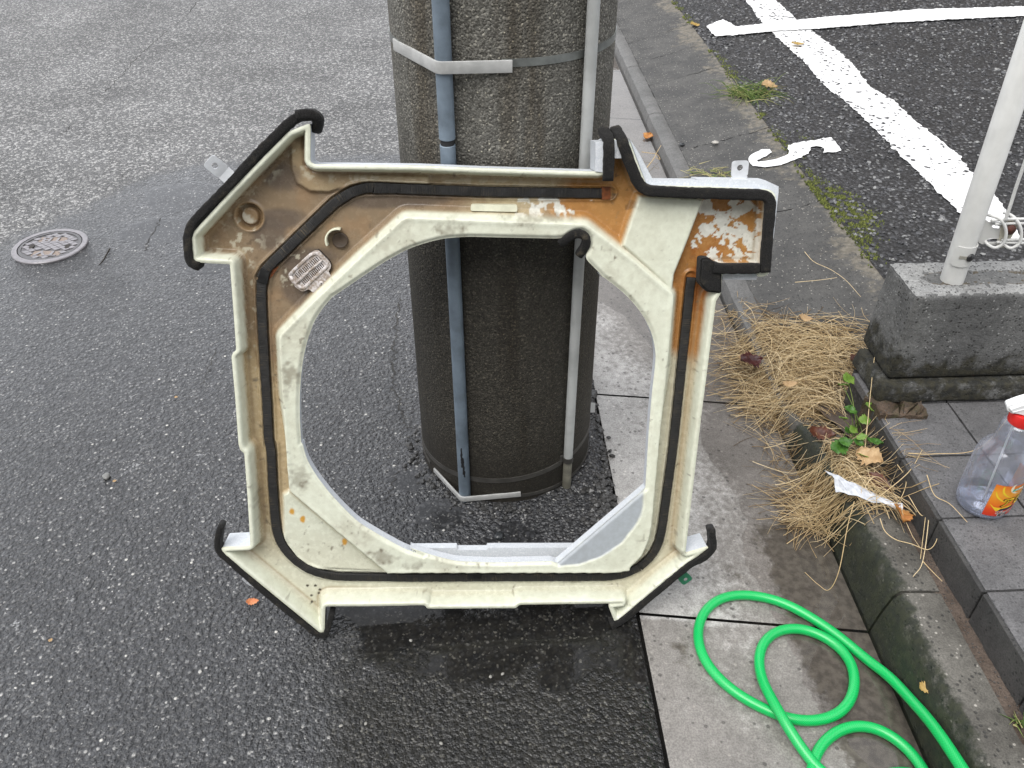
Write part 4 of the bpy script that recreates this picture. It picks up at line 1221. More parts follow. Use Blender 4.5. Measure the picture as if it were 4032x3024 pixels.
bm = bmesh.new(); solid(bm, [(0.4509,0.7052),(0.4634,0.7048),(0.4637,0.6877),(0.4512,0.6876)], (), -0.029, -0.0235); bm_obj('end_clip', bm, M_RUST, pan)
bm = bmesh.new(); solid(bm, [(-0.0229,0.6030),(-0.0126,0.6076),(-0.0240,0.5931),(-0.0291,0.5883)], (), -0.031, -0.028); bm_obj('rust_bead', bm, M_RUST, pan)

# ================================================================== utility pole
def pole_mat():
    t = NT('exposed_aggregate_concrete')
    v = t.vor(270); rc = t.n('SeparateColor', i0=v.outputs['Color']); v2 = t.vor(420); r2 = t.n('SeparateColor', i0=v2.outputs['Color'])
    c = t.ramp(rc.outputs[0], [(0, (0.038, 0.035, 0.030)), (0.55, (0.070, 0.066, 0.057)), (0.84, (0.095, 0.09, 0.078)), (0.965, (0.15, 0.142, 0.12)), (0.992, (0.30, 0.28, 0.22)), (1, (0.40, 0.38, 0.32))])
    f = t.ramp(r2.outputs[0], [(0, (0.035, 0.033, 0.028)), (0.7, (0.085, 0.082, 0.073)), (0.93, (0.13, 0.125, 0.112)), (1, (0.22, 0.21, 0.18))])
    c = t.mix(t.ss(v.outputs['Distance'], 0.18, 0.45), c, f)
    sep = t.n('SeparateXYZ', i0=t.P)
    n1 = t.noise(4, 5, 0.6)
    # brown water stain running down from above, dirt-splashed foot
    st = t.n('Mapping', Vector=t.P, Scale=(14.0, 14.0, 1.1)); sn = t.noise(1.0, 4, 0.6, vec=st.outputs[0])
    c = t.mix(t.ss(sn, 0.50, 0.68, 0, 0.8), c, t.mix(1.0, c, (0.50, 0.43, 0.34), 'MULTIPLY'))
    c = t.mix(t.ss(n1, 0.3, 0.7, 0, 0.4), c, t.mix(1.0, c, (0.7, 0.68, 0.62), 'MULTIPLY'))
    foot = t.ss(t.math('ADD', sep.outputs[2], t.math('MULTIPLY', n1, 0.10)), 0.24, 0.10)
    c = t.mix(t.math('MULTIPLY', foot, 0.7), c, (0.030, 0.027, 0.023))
    c = t.mix(1.0, c, (1.72, 1.72, 1.70), 'MULTIPLY')
    wet_shade = t.ss(t.math('ADD', sep.outputs[2], t.math('MULTIPLY', t.math('SUBTRACT', sn, 0.5), 0.5)), 0.80, 0.52)  # lower pole: damp together with the pan's shade, painted into the colour
    c = t.mix(t.math('MULTIPLY', wet_shade, 0.85), c, t.mix(1.0, c, (0.22, 0.195, 0.155), 'MULTIPLY'))
    h = t.math('ADD', t.math('MULTIPLY', v.outputs['Distance'], -1.0), t.math('MULTIPLY', v2.outputs['Distance'], -0.5))
    return t.bsdf(Base_Color=c, Roughness=0.7, Specular_IOR_Level=0.4, Normal=t.bump(h, t.fmix(foot, 0.8, 0.3), 0.0017))


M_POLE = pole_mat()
M_PVCB = plain('weathered_blue_grey_conduit', (0.155, 0.195, 0.235), 0.45, 0.28, 22, bump=0.1)
M_PVCG = plain('pale_grey_conduit', (0.46, 0.47, 0.455), 0.42, 0.18, 18, bump=0.1)
M_OLD = plain('dirty_conduit_stub', (0.20, 0.19, 0.15), 0.7, 0.4, 40, bump=0.4)
M_BAND = plain('stainless_band', (0.30, 0.315, 0.30), 0.35, 0.3, 30, Metallic=0.7)
M_BANDD = plain('dull_dark_band', (0.085, 0.08, 0.072), 0.5, 0.3, 40, Metallic=0.3)
M_COVER = plain('grey_cover_strip', (0.44, 0.44, 0.425), 0.5, 0.16, 40, bump=0.15)
M_DARK = plain('dark_gap', (0.012, 0.012, 0.013), 0.7, 0.2)

pole = empty('utility_pole', (POLE[0], POLE[1], 0))
tag(pole, 'dark concrete utility pole with a blue-grey and a pale conduit strapped to it', 'utility pole')


def pr_(z): return POLE_R0 + POLE_K * z


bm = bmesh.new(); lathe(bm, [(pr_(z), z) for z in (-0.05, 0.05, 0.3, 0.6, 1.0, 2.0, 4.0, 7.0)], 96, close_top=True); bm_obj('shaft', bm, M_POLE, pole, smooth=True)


def tube(name, x, y, r, z0, z1, mat, parent, n=28):
    bm = bmesh.new(); lathe(bm, [(r * 0.9, z0), (r, z0 + 0.001), (r, z1 - 0.001), (r * 0.9, z1)], n, Matrix.Translation((x, y, 0)), True, True)
    return bm_obj(name, bm, mat, parent, angle=40)


bx_, by_ = -0.0915 - POLE[0], 1.1365 - POLE[1]
cb = tube('conduit', bx_, by_, 0.0113, -0.02, 0.724, M_PVCB, pole)
tube('upper_length', bx_, by_, 0.0116, 0.732, 3.2, M_PVCB, cb); tube('joint_gap', bx_, by_, 0.0098, 0.72, 0.736, M_DARK, cb)
# scraped black marks low on the conduit
for k, (a, z, w, hh) in enumerate(((-100, 0.135, 0.0016, 0.016), (-95, 0.115, 0.0022, 0.012), (-88, 0.098, 0.0015, 0.014), (-80, 0.085, 0.0012, 0.008))):
    bm = bmesh.new()
    pts_ = ragged([(-w, -hh), (w, -hh), (w * 1.3, 0), (w, hh), (-w, hh)], 0.0005, 0.004, 40 + k)
    M_ = Matrix.Translation((bx_ + 0.0114 * math.cos(R(a)), by_ + 0.0114 * math.sin(R(a)), z)) @ Matrix.Rotation(R(a + 90), 4, 'Z') @ Matrix.Rotation(R(90), 4, 'X')
    solid(bm, pts_, (), -0.0006, 0.0004, M_); bm_obj('scrape_mark', bm, M_DARK, cb)
gx_, gy_ = 0.1075 - POLE[0], 1.1665 - POLE[1]
cg = tube('conduit', gx_, gy_, 0.0088, 0.09, 3.2, M_PVCG, pole)
tube('ground_stub', gx_, gy_, 0.0086, -0.02, 0.094, M_OLD, cg)
bm = bmesh.new(); lathe(bm, [(0.0094, -0.006), (0.0102, -0.006), (0.0102, 0.006), (0.0094, 0.006)], 24, Matrix.Translation((gx_, gy_, 0.087))); box(bm, -0.0185, -0.010, -0.004, 0.001, -0.008, 0.010, 0.001, Matrix.Translation((gx_, gy_, 0.087)))
bm_obj('clamp', bm, M_BANDD, cg)


def ring_band(z, a0, a1, hgt, mat, off=0.0012, tilt=0.0, name='steel_band', ph=0.0):
    bm = bmesh.new(); n = 60; rows = []
    for i in range(n + 1):
        a = R(a0 + (a1 - a0) * i / n); zz = z + tilt * math.sin(a + ph)
        s, c_ = math.sin(a), -math.cos(a)
        rows.append([bm.verts.new((r_ * s, r_ * c_, zz + h_)) for r_, h_ in ((pr_(z) - 0.001, -hgt / 2), (pr_(z) + off, -hgt / 2), (pr_(z) + off, hgt / 2), (pr_(z) - 0.001, hgt / 2))])
    for p_, q_ in zip(rows[:-1], rows[1:]):
        for j in range(3): bm.faces.new((p_[j], p_[j + 1], q_[j + 1], q_[j]))
    bmesh.ops.recalc_face_normals(bm, faces=bm.faces[:])
    return bm_obj(name, bm, mat, pole, angle=40)


def cover_strip(z, a0, a1, hgt, mat=M_COVER, dz0=0.0, dz1=0.0):
    bm = bmesh.new()
    A = Vector((pr_(z) * math.sin(R(a0)), -pr_(z) * math.cos(R(a0)), z + dz0)); B = Vector((pr_(z) * math.sin(R(a1)), -pr_(z) * math.cos(R(a1)), z + dz1))
    cen = Vector((bx_, by_, z))
    out = []
    for a in range(-150, -75, 12): out.append(cen + Vector((0.0130 * math.cos(R(a)), 0.0130 * math.sin(R(a)), 0)))
    oA = Vector((math.sin(R(a0)), -math.cos(R(a0)), 0)); oB = Vector((math.sin(R(a1)), -math.cos(R(a1)), 0))
    path = [A + oA * 0.002] + out + [B + oB * 0.002]
    fine_ = []
    for p_, q_ in zip(path[:-1], path[1:]):
        m = max(1, int((q_ - p_).length / 0.006)); fine_ += [p_ + (q_ - p_) * (k / m) for k in range(m)]
    fine_.append(path[-1])
    sweep(bm, fine_, rrect(0.0036, hgt, 0.0012, 2)); bmesh.ops.recalc_face_normals(bm, faces=bm.faces[:])
    return bm_obj('band_cover', bm, mat, pole, angle=35)


ring_band(0.838, 0, 300, 0.0105, M_BAND); cover_strip(0.834, -66, 4.7, 0.0165)
ring_band(0.068, -180, 180, 0.011, M_BANDD, tilt=0.018, ph=0.0); ring_band(0.026, 6, 300, 0.008, M_BANDD, tilt=-0.006)
cover_strip(0.020, -54, 10, 0.012, dz0=0.008, dz1=0.011)

# crumbled tarmac collar at the pole foot
def lump(name, n, place, smin, smax, mat, seed, label=None, zsc=0.6, kind='stuff'):
    r2 = random.Random(seed); V = []; F = []
    base = bmesh.new(); bmesh.ops.create_icosphere(base, subdivisions=1, radius=1.0)
    bv = [v.co.copy() for v in base.verts]; bf = [[v.index for v in f.verts] for f in base.faces]; base.free()
    for k in range(n):
        x, y, z = place(r2); s = r2.uniform(smin, smax) * (r2.random() ** 0.7 * 0.7 + 0.45)
        M_ = Matrix.Rotation(r2.uniform(0, 6.28), 3, 'Z') @ Matrix.Rotation(r2.uniform(-0.6, 0.6), 3, 'X')
        o = len(V)
        for p_ in bv:
            q_ = M_ @ Vector((p_.x * s * r2.uniform(0.75, 1.25), p_.y * s * r2.uniform(0.7, 1.2), p_.z * s * zsc))
            V.append((x + q_.x, y + q_.y, z + q_.z))
        F += [tuple(o + i for i in f) for f in bf]
    ob = mesh_obj(name, V, F, mat)
    tag(ob, label, kind=kind)
    return ob


def M_CRUMB_():
    t = NT('tar_crumbs')
    n = t.noise(300, 3, 0.6)
    return t.bsdf(Base_Color=t.mix(n, (0.012, 0.012, 0.012), (0.05, 0.048, 0.045)), Roughness=0.6, Coat_Weight=0.6, Coat_Roughness=0.15, Normal=t.bump(n, 0.5, 0.001))


M_CRUMB = M_CRUMB_()


def p_collar(r2):
    a = r2.uniform(-math.pi, math.pi); rr = POLE_R0 + abs(r2.gauss(0.008, 0.018))
    return POLE[0] + rr * math.sin(a), POLE[1] - rr * math.cos(a), 0.004 + 0.006 * r2.random() - 0.2 * max(0, rr - POLE_R0 - 0.02)


def p_fill(r2):
    y = r2.uniform(1.05, 1.75); x = xg(y) - abs(r2.gauss(0, 0.035)) - 0.002
    while math.hypot(x - POLE[0], y - POLE[1]) < POLE_R0: x += 0.01
    return min(x, xg(y) - 0.002), y, 0.002 + 0.005 * r2.random()


lump('tarmac_crumbs', 700, p_collar, 0.003, 0.008, M_CRUMB, 5, 'crumbled black tarmac around the foot of the pole')
lump('tarmac_edge_crumbs', 800, p_fill, 0.003, 0.0085, M_CRUMB, 6, 'lumpy black tarmac filled in beside the gutter slab')

# ================================================================== small iron cover in the road
def iron_mat(name, a, b):
    t = NT(name); n = t.noise(130, 5, 0.65)
    return t.bsdf(Base_Color=t.mix(t.ss(n, 0.3, 0.7), a, b), Roughness=0.42, Metallic=0.25, Normal=t.bump(n, 0.3, 0.0008), Coat_Weight=0.5, Coat_Roughness=0.15)


M_IRON = iron_mat('pinkish_cast_iron', (0.17, 0.16, 0.168), (0.26, 0.245, 0.255)); M_IROND = iron_mat('brown_iron_recess', (0.16, 0.115, 0.085), (0.26, 0.19, 0.14)); M_HOLE = plain('mud_filled_hole', (0.022, 0.017, 0.011), 0.6, 0.4)
MH = (-1.3537, 2.163); MR = 0.104
cov = empty('manhole_cover', (MH[0], MH[1], 0.003))
tag(cov, 'small round cast iron cover with raised letters set in the road', 'manhole cover')
bm = bmesh.new(); lathe(bm, [(MR - 0.001, -0.02), (MR, 0.001), (MR - 0.002, 0.0035), (0.0885, 0.0035), (0.0880, -0.004)], 72); bm_obj('frame', bm, M_IRON, cov, angle=35)
bm = bmesh.new(); lathe(bm, [(0.0862, -0.004), (0.0862, 0.0022), (0.0856, 0.0028), (0.0780, 0.0028), (0.0775, 0.0008), (0.0, 0.0008)], 72)
lid = bm_obj('lid', bm, iron_mat('dark_iron_ground', (0.05, 0.047, 0.048), (0.09, 0.085, 0.086)), cov, angle=35)
bm = bmesh.new(); lathe(bm, [(0.0882, -0.0035), (0.0860, -0.0035)], 72); bm_obj('seam', bm, M_DARK, cov)
rows_ = [(-1.3607,2.1994),(-1.3445,2.1171)]; holes_ = [(-1.4036,2.1554),(-1.2999,2.1566)]
rows_ = [(x - MH[0], y - MH[1]) for x, y in rows_]; holes_ = [(x - MH[0], y - MH[1]) for x, y in holes_]
TXA = 180.0
bm = bmesh.new()
dd = 0.0215
for i in range(-9, 10):
    for j in range(-9, 10):
        cx = (i - j) * dd * 0.62; cy = (i + j) * dd * 0.45
        if math.hypot(cx, cy) > 0.072: continue
        if any(abs(cx - a) < 0.042 and abs(cy - b) < 0.017 for a, b in rows_): continue
        if any(math.hypot(cx - a, cy - b) < 0.011 for a, b in holes_): continue
        kx, ky = dd * 0.62 - 0.0014, dd * 0.45 - 0.0012
        solid(bm, [(cx - kx, cy), (cx, cy - ky), (cx + kx, cy), (cx, cy + ky)], (), 0.0006, 0.0027)
bm_obj('tread_pattern', bm, M_IRON, lid)


def text_mesh(txt, size, M, mat, name, parent, ext=0.0006, wrap=None, shear=0.0, off=0.0, bold=0.0, ax=1.0):
    cu = bpy.data.curves.new(name, 'FONT'); cu.body = txt; cu.size = size; cu.align_x = 'CENTER'; cu.align_y = 'CENTER'; cu.extrude = ext; cu.shear = shear; cu.offset = bold; cu.resolution_u = 3
    tmp = bpy.data.objects.new('tmp', cu); C.objects.link(tmp)
    bpy.context.view_layer.update()
    dg = bpy.context.evaluated_depsgraph_get()
    me = bpy.data.meshes.new_from_object(tmp.evaluated_get(dg))
    bpy.data.objects.remove(tmp); bpy.data.curves.remove(cu)
    if wrap: 
        for v in me.vertices: v.co = wrap(v.co)
    else: me.transform(M)
    me.name = name; me.materials.clear(); me.materials.append(mat)
    return link(bpy.data.objects.new(name, me), parent)


for (a, b), tx in zip(rows_, ('TB', 'TV')):
    bm = bmesh.new(); solid(bm, [(a - 0.040, b - 0.0155), (a + 0.040, b - 0.0155), (a + 0.040, b + 0.0155), (a - 0.040, b + 0.0155)], (), 0.0005, 0.0011); bm_obj('letter_recess', bm, M_IROND, lid)
    text_mesh(tx, 0.040, Matrix.Translation((a, b, 0.0022)) @ Matrix.Rotation(R(TXA), 4, 'Z') @ Matrix.Diagonal((1.35, 0.95, 1, 1)), M_IRON, 'raised_letters', lid, 0.0009, bold=0.0008)
for a, b in holes_:
    bm = bmesh.new(); solid(bm, [(a + x * 0.0065, b + y * 0.0125) for x, y in circle(1, 14)], (), 0.0004, 0.0032); bm_obj('lifting_hole', bm, M_HOLE, lid)

# ================================================================== gate: concrete foot block and white post
M_BLOCK = concrete_mat('weathered_block_concrete', (0.10, 0.10, 0.098), (0.165, 0.165, 0.16), spec=(0.03, 0.03, 0.028), spec_s=170, spec_amt=0.3, moss=((0.010, 0.010, 0.007), (0.030, 0.027, 0.014)), moss_attr='moss', bump=0.9, bdist=0.003, pale=(0.32, 0.32, 0.31), rough=0.85)
M_BTOP = concrete_mat('block_top_concrete', (0.24, 0.24, 0.235), (0.33, 0.33, 0.32), spec=(0.05, 0.05, 0.05), spec_s=190, spec_amt=0.4, moss=((0.055, 0.04, 0.022), (0.10, 0.08, 0.05)), moss_attr='moss', bump=1.0, bdist=0.004)
BA = R(2.6)


def brock(name, x0, x1, y0, y1, z0, z1, dx, dy, mat, parent, mossf, bev=0.006, n=26):
    """subdivided weathered block, top inset by dx, dy"""
    bm = bmesh.new()
    vs_ = [bm.verts.new(p_) for p_ in ((x0, y0, z0), (x1, y0, z0), (x1, y1, z0), (x0, y1, z0), (x0 + dx, y0 + dy, z1), (x1, y0 + dy, z1), (x1, y1 - dy, z1), (x0 + dx, y1 - dy, z1))]
    for q_ in ((3, 2, 1, 0), (4, 5, 6, 7), (0, 1, 5, 4), (1, 2, 6, 5), (2, 3, 7, 6), (3, 0, 4, 7)): bm.faces.new([vs_[i] for i in q_])
    bmesh.ops.bevel(bm, geom=bm.edges[:], offset=bev, segments=2, profile=0.5, affect='EDGES')
    bmesh.ops.subdivide_edges(bm, edges=[e for e in bm.edges if e.calc_length() > 0.03], cuts=n, use_grid_fill=True)
    for v in bm.verts:
        nz = mnoise.noise(v.co * 70) * 0.0012 + mnoise.noise(v.co * 25) * 0.0012
        v.co += Vector((nz, nz, nz * 0.7))
    cs = [v.co.copy() for v in bm.verts]
    rot = Matrix.Rotation(BA, 3, 'Z'); piv = Vector((0.727, 1.273, 0))
    for v in bm.verts: v.co = rot @ (v.co - piv) + piv
    o = bm_obj(name, bm, mat, parent, angle=55)
    a = o.data.attributes.new('moss', 'FLOAT', 'POINT'); a.data.foreach_set('value', [float(mossf(c_)) for c_ in cs])
    return o


blk = empty('gate_foot_block', (0.80, 1.33, Z_TILE))
tag(blk, 'grey weathered concrete block with mossy foot, holding up the white post', 'concrete block')
blk.matrix_world.translation = Vector((0, 0, 0)); blk.location = (0, 0, 0)
brock('block', 0.727, 1.55, 1.271, 1.402, 0.198, 0.384, 0.004, 0.004, M_BLOCK, blk, lambda c_: 0.75 - (c_.z - 0.198) * 6.0 + (0.15 if c_.x < 0.74 else 0))
brock('plinth', 0.708, 1.55, 1.247, 1.385, 0.157, 0.196, 0.006, 0.004, M_BLOCK, blk, lambda c_: 0.72, bev=0.005)
tp = [(0.745, 1.290), (1.50, 1.290), (1.50, 1.384), (0.745, 1.384)]
tp0 = [tuple((Matrix.Rotation(BA, 2) @ (Vector(p_) - Vector((0.727, 1.273)))) + Vector((0.727, 1.273))) for p_ in ((0.731, 1.277), (1.54, 1.277), (1.54, 1.396), (0.731, 1.396))]
grid_mesh('rough_top', 0.70, 1.60, 1.25, 1.46, 0.004, lambda X, Y: 0.3855 + 0.0045 * (fbm(X, Y, 120, 91, 2) - 0.3) - 0.004 * np.exp(-((Y - 1.338 - 0.045 * (X - 0.82)) / 0.028) ** 2) * sm(0.745, 0.775, X) - 0.004 * sm(0.008, 0.0, sdf(X, Y, tp0)), M_BTOP, blk, poly=tp0,
          attrs=lambda X, Y, Z: {'moss': 0.95 * np.exp(-((Y - 1.338 - 0.045 * (X - 0.82)) / 0.027) ** 4) * sm(0.755, 0.785, X)})

M_WPAINT = plain('cream_white_steel_paint', (0.60, 0.60, 0.575), 0.35, 0.08, 25)
M_WROD = plain('white_coated_wire', (0.62, 0.62, 0.60), 0.35, 0.08, 40)
M_BOLT = plain('black_bolt', (0.02, 0.02, 0.021), 0.4, 0.3); M_RBOLT = plain('rusty_bolt', (0.075, 0.022, 0.014), 0.7, 0.4, 120)
gate = empty('gate_post', (0.8175, 1.333, 0.385))
tag(gate, 'white steel gate post with bolted clamp and wire loops, standing on the concrete block', 'gate post')
PX, PY, PZ = 0.8175, 1.333, 0.385
LX = -0.036
bm = bmesh.new()
for z0, z1 in ((-0.02, 0.9),):
    ra = [bm.verts.new((0.0205 * math.cos(2 * math.pi * k / 40) + LX * z0, 0.0205 * math.sin(2 * math.pi * k / 40), z0)) for k in range(40)]
    rb = [bm.verts.new((0.0205 * math.cos(2 * math.pi * k / 40) + LX * z1, 0.0205 * math.sin(2 * math.pi * k / 40), z1)) for k in range(40)]
    for k in range(40): bm.faces.new((ra[k], ra[(k + 1) % 40], rb[(k + 1) % 40], rb[k]))
    bm.faces.new(rb)
bm_obj('post', bm, M_WPAINT, gate, smooth=True)
ZC = 0.058
CX = LX * ZC
bm = bmesh.new(); rows2 = []
for i in range(31):
    a = R(-150 + 150 * i / 30)
    hh = 0.0195 * (1 - 0.25 * max(0, 1 - i / 3.0) ** 2)
    rows2.append([bm.verts.new((CX + r_ * math.cos(a), r_ * math.sin(a), ZC + h_)) for r_, h_ in ((0.0206, -hh), (0.0226, -hh), (0.0226, hh), (0.0206, hh))])
for p_, q_ in zip(rows2[:-1], rows2[1:]):
    for j in range(4): bm.faces.new((p_[j], p_[(j + 1) % 4], q_[(j + 1) % 4], q_[j]))
bm.faces.new(rows2[0]); bm.faces.new(rows2[-1][::-1]); bmesh.ops.recalc_face_normals(bm, faces=bm.faces[:])
cl = bm_obj('clamp', bm, M_WPAINT, gate, angle=40)
bm = bmesh.new(); MB_ = Matrix.Translation((CX + 0.0227 * math.cos(R(-72)), 0.0227 * math.sin(R(-72)), ZC)) @ Matrix.Rotation(R(18), 4, 'Z') @ Matrix.Rotation(R(90), 4, 'X')
lathe(bm, [(0.0078, 0), (0.0074, 0.002), (0.005, 0.0042), (0.0003, 0.005)], 24, MB_); bm_obj('bolt', bm, M_BOLT, cl, smooth=True)
bm = bmesh.new(); MS_ = Matrix.Translation((CX + 0.0227 * math.cos(R(-104)), 0.0227 * math.sin(R(-104)), ZC)) @ Matrix.Rotation(R(-14), 4, 'Z') @ Matrix.Rotation(R(90), 4, 'X')
box(bm, -0.007, 0.007, -0.003, 0.003, -0.0006, 0.0004, M=MS_); bm_obj('slot', bm, plain('slot_shade', (0.30, 0.29, 0.25), 0.6), cl)


def yp(pts): return [(x - PX, z - PZ) for x, z in pts]


MY = Matrix(((1, 0, 0, 0), (0, 0, -1, 0), (0, 1, 0, 0), (0, 0, 0, 1)))          # polygon plane -> x/z plane, third axis towards -y
bm = bmesh.new(); solid(bm, round_poly(yp([(0.8274,0.5023),(0.8361,0.5078),(0.8442,0.5026),(0.8657,0.5020),(0.8694,0.4937),(0.8544,0.4980),(0.8514,0.4945),(0.8571,0.4906),(0.8705,0.4895),(0.8738,0.4699),(0.8557,0.4704),(0.8521,0.4663),(0.8555,0.4627),(0.8757,0.4627),(0.8745,0.4579),(0.8467,0.4592),(0.8394,0.4627)]), 0.002, 2), (), -0.0012, 0.0012, MY); bm_obj('arm_plate', bm, M_WPAINT, gate)
bm = bmesh.new(); solid(bm, round_poly(yp([(0.8672,0.5057),(0.8862,0.5057),(0.8973,0.4968),(0.8924,0.4643),(0.8892,0.4534),(0.8777,0.4534),(0.8708,0.4803)]), 0.002, 2), (), -0.004, 0.003, MY)
hb = bm_obj('hinge_block', bm, plain('stained_cream_paint', (0.52, 0.49, 0.40), 0.45, 0.3, 90), gate)
c0 = yp([(0.8821,0.4921)])[0]
bm = bmesh.new(); lathe(bm, [(0.0095, 0), (0.0088, 0.003), (0.0002, 0.0045)], 20, Matrix.Translation((c0[0], -0.009, c0[1])) @ Matrix.Rotation(R(90), 4, 'X')); bm_obj('bolt', bm, M_RBOLT, hb, smooth=True)


def rod(name, pts, r, mat, parent):
    bm = bmesh.new(); sweep(bm, spline(pts, 6), circle(r, 10), up=Vector((0.1, 1, 0.05))); bmesh.ops.recalc_face_normals(bm, faces=bm.faces[:]); return bm_obj(name, bm, mat, parent, smooth=True)


for lst in ("A", "B"):
    q_ = yp([(0.8381,0.5113),(0.8440,0.5143),(0.8557,0.5128),(0.8651,0.5043),(0.8735,0.4871),(0.8748,0.4681),(0.8655,0.4585),(0.8543,0.4617),(0.8507,0.4657)]) if lst == "A" else yp([(0.8734,0.5143),(0.8801,0.5151),(0.8899,0.5074),(0.8999,0.4903),(0.9035,0.4697),(0.8941,0.4585),(0.8856,0.4601),(0.8823,0.4633)])
    m = len(q_)
    rod('wire_loop', [(x, -0.016 + 0.03 * (abs(i - m / 2) / (m / 2)) ** 2, z) for i, (x, z) in enumerate(q_)], 0.0028, M_WROD, gate)
for lst in ([(0.8437,0.5085),(0.8861,0.5116),(0.9626,0.5100)], [(0.8532,0.5015),(0.8950,0.5031),(0.9658,0.5023)], [(0.8760,0.4700),(0.9070,0.4711),(0.9783,0.4716)], [(0.8689,0.4659),(0.9096,0.4643),(0.9819,0.4627)]):
    q_ = yp(lst); rod('gate_rail', [(x, -0.006, z) for x, z in q_], 0.0026, M_WROD, gate)
q_ = yp([(0.8646,0.5103),(0.8629,0.5415),(0.8603,0.5741),(0.8576,0.6310)]); rod('wire_stay', [(x, -0.012, z) for x, z in q_], 0.0029, M_WROD, gate)

# brown mossy chunk wedged below the block corner
bm = bmesh.new(); solid(bm, ragged([(0.700, 1.205), (0.790, 1.203), (0.795, 1.235), (0.788, 1.265), (0.72, 1.30), (0.694, 1.27)], 0.002, 0.008, 4), (), 0.085, 0.168)
bmesh.ops.subdivide_edges(bm, edges=[e for e in bm.edges if e.calc_length() > 0.01], cuts=3)
for v in bm.verts: v.co += Vector((0, 0, 0.006 * mnoise.noise(v.co * 60) - (0.0125 if v.co.z > 0.1 and v.co.y > 1.243 else (0.005 if v.co.z > 0.1 and v.co.y < 1.215 else 0))))
bmesh.ops.recalc_face_normals(bm, faces=bm.faces[:])
chunk = bm_obj('stone_chunk', bm, concrete_mat('brown_mossy_stone', (0.07, 0.048, 0.033), (0.12, 0.085, 0.06), moss=((0.030, 0.032, 0.010), (0.055, 0.052, 0.02)), bump=1.0, bdist=0.004, spec_s=220, spec_amt=0.35), None)
tag(chunk, 'flat brown mossy stone chunk wedged under the corner of the concrete block', 'stone')

# ================================================================== spray bottle on the tiles
def clear_mat():
    t = NT('cloudy_clear_plastic')
    fr = t.n('LayerWeight', Blend=0.35)
    n1 = t.noise(60, 4, 0.6)
    gl = t.n('BsdfGlossy', Color=(0.9, 0.92, 0.98), Roughness=0.10)
    tr = t.n('BsdfTransparent', Color=(0.90, 0.915, 0.96))
    df = t.n('BsdfTranslucent', Color=(0.67, 0.685, 0.72)); d2 = t.n('BsdfDiffuse', Color=(0.54, 0.555, 0.60))
    dm = t.n('MixShader', i0=0.5, i1=df, i2=d2)
    m1 = t.n('MixShader', i0=t.math('ADD', t.math('MULTIPLY', fr.outputs[1], 0.40), t.ss(n1, 0.4, 0.75, 0.10, 0.26)), i1=tr, i2=dm)
    m2 = t.n('MixShader', i0=t.math('ADD', 0.06, t.math('MULTIPLY', fr.outputs[0], 0.35)), i1=m1, i2=gl)
    t.t.links.new(m2.outputs[0], t.out.inputs['Surface'])
    return t.m


M_CLEAR = clear_mat()
M_RED = plain('red_collar_plastic', (0.62, 0.018, 0.016), 0.35, 0.1); M_WHITEP = plain('white_sprayer_plastic', (0.80, 0.80, 0.80), 0.3, 0.03)
bc = [(0.7944,0.9824)][0]
bot = empty('spray_bottle', (bc[0], bc[1], Z_TILE + 0.001))
bot.scale = (0.95, 0.95, 0.97)
tag(bot, 'clear spray bottle with red collar, white trigger head and orange label on the tiles', 'spray bottle')
prof = [(0.0, 0.003), (0.030, 0.002), (0.036, 0.0), (0.041, 0.003), (0.0435, 0.010), (0.0445, 0.03), (0.0450, 0.06), (0.0455, 0.09), (0.0450, 0.108), (0.0425, 0.122), (0.038, 0.131), (0.032, 0.137), (0.0285, 0.142)]
for k in range(7): prof += [(0.0272, 0.1445 + k * 0.0045), (0.0262, 0.1465 + k * 0.0045)]
prof += [(0.0268, 0.178), (0.0255, 0.184), (0.0218, 0.187), (0.0195, 0.188)]
bm = bmesh.new(); lathe(bm, prof, 64); bm_obj('bottle_body', bm, M_CLEAR, bot, smooth=True)
bm = bmesh.new(); lathe(bm, [(0.0, 0.004), (0.034, 0.004), (0.0405, 0.008), (0.0422, 0.014), (0.0425, 0.022), (0.0, 0.022)], 48)
tq = NT('spray_liquid'); mxq = tq.n('MixShader', i0=0.16, i1=tq.n('BsdfTransparent', Color=(0.90, 0.92, 0.95)), i2=tq.n('BsdfGlossy', Color=(0.9, 0.92, 1), Roughness=0.08)); tq.t.links.new(mxq.outputs[0], tq.out.inputs['Surface'])
bm_obj('liquid', bm, tq.m, bot, smooth=True)
bm = bmesh.new(); lathe(bm, [(0.0016, 0.010), (0.0016, 0.19)], 10, Matrix.Translation((0.002, 0, 0)) @ Matrix.Rotation(R(-4), 4, 'Y')); bm_obj('dip_tube', bm, plain('milky_tube', (0.70, 0.71, 0.74), 0.4), bot, smooth=True)
bm = bmesh.new(); lathe(bm, [(0.0212, 0.1875), (0.0216, 0.189), (0.0216, 0.206), (0.0206, 0.2075), (0.012, 0.208)], 60)
for v in bm.verts:
    r_ = math.hypot(v.co.x, v.co.y)
    if r_ > 0.021:
        a = math.atan2(v.co.y, v.co.x); k = 1 - 0.012 * (int(round(a / (2 * math.pi) * 60)) % 2); v.co.x *= k; v.co.y *= k
bm_obj('collar', bm, M_RED, bot, angle=50)
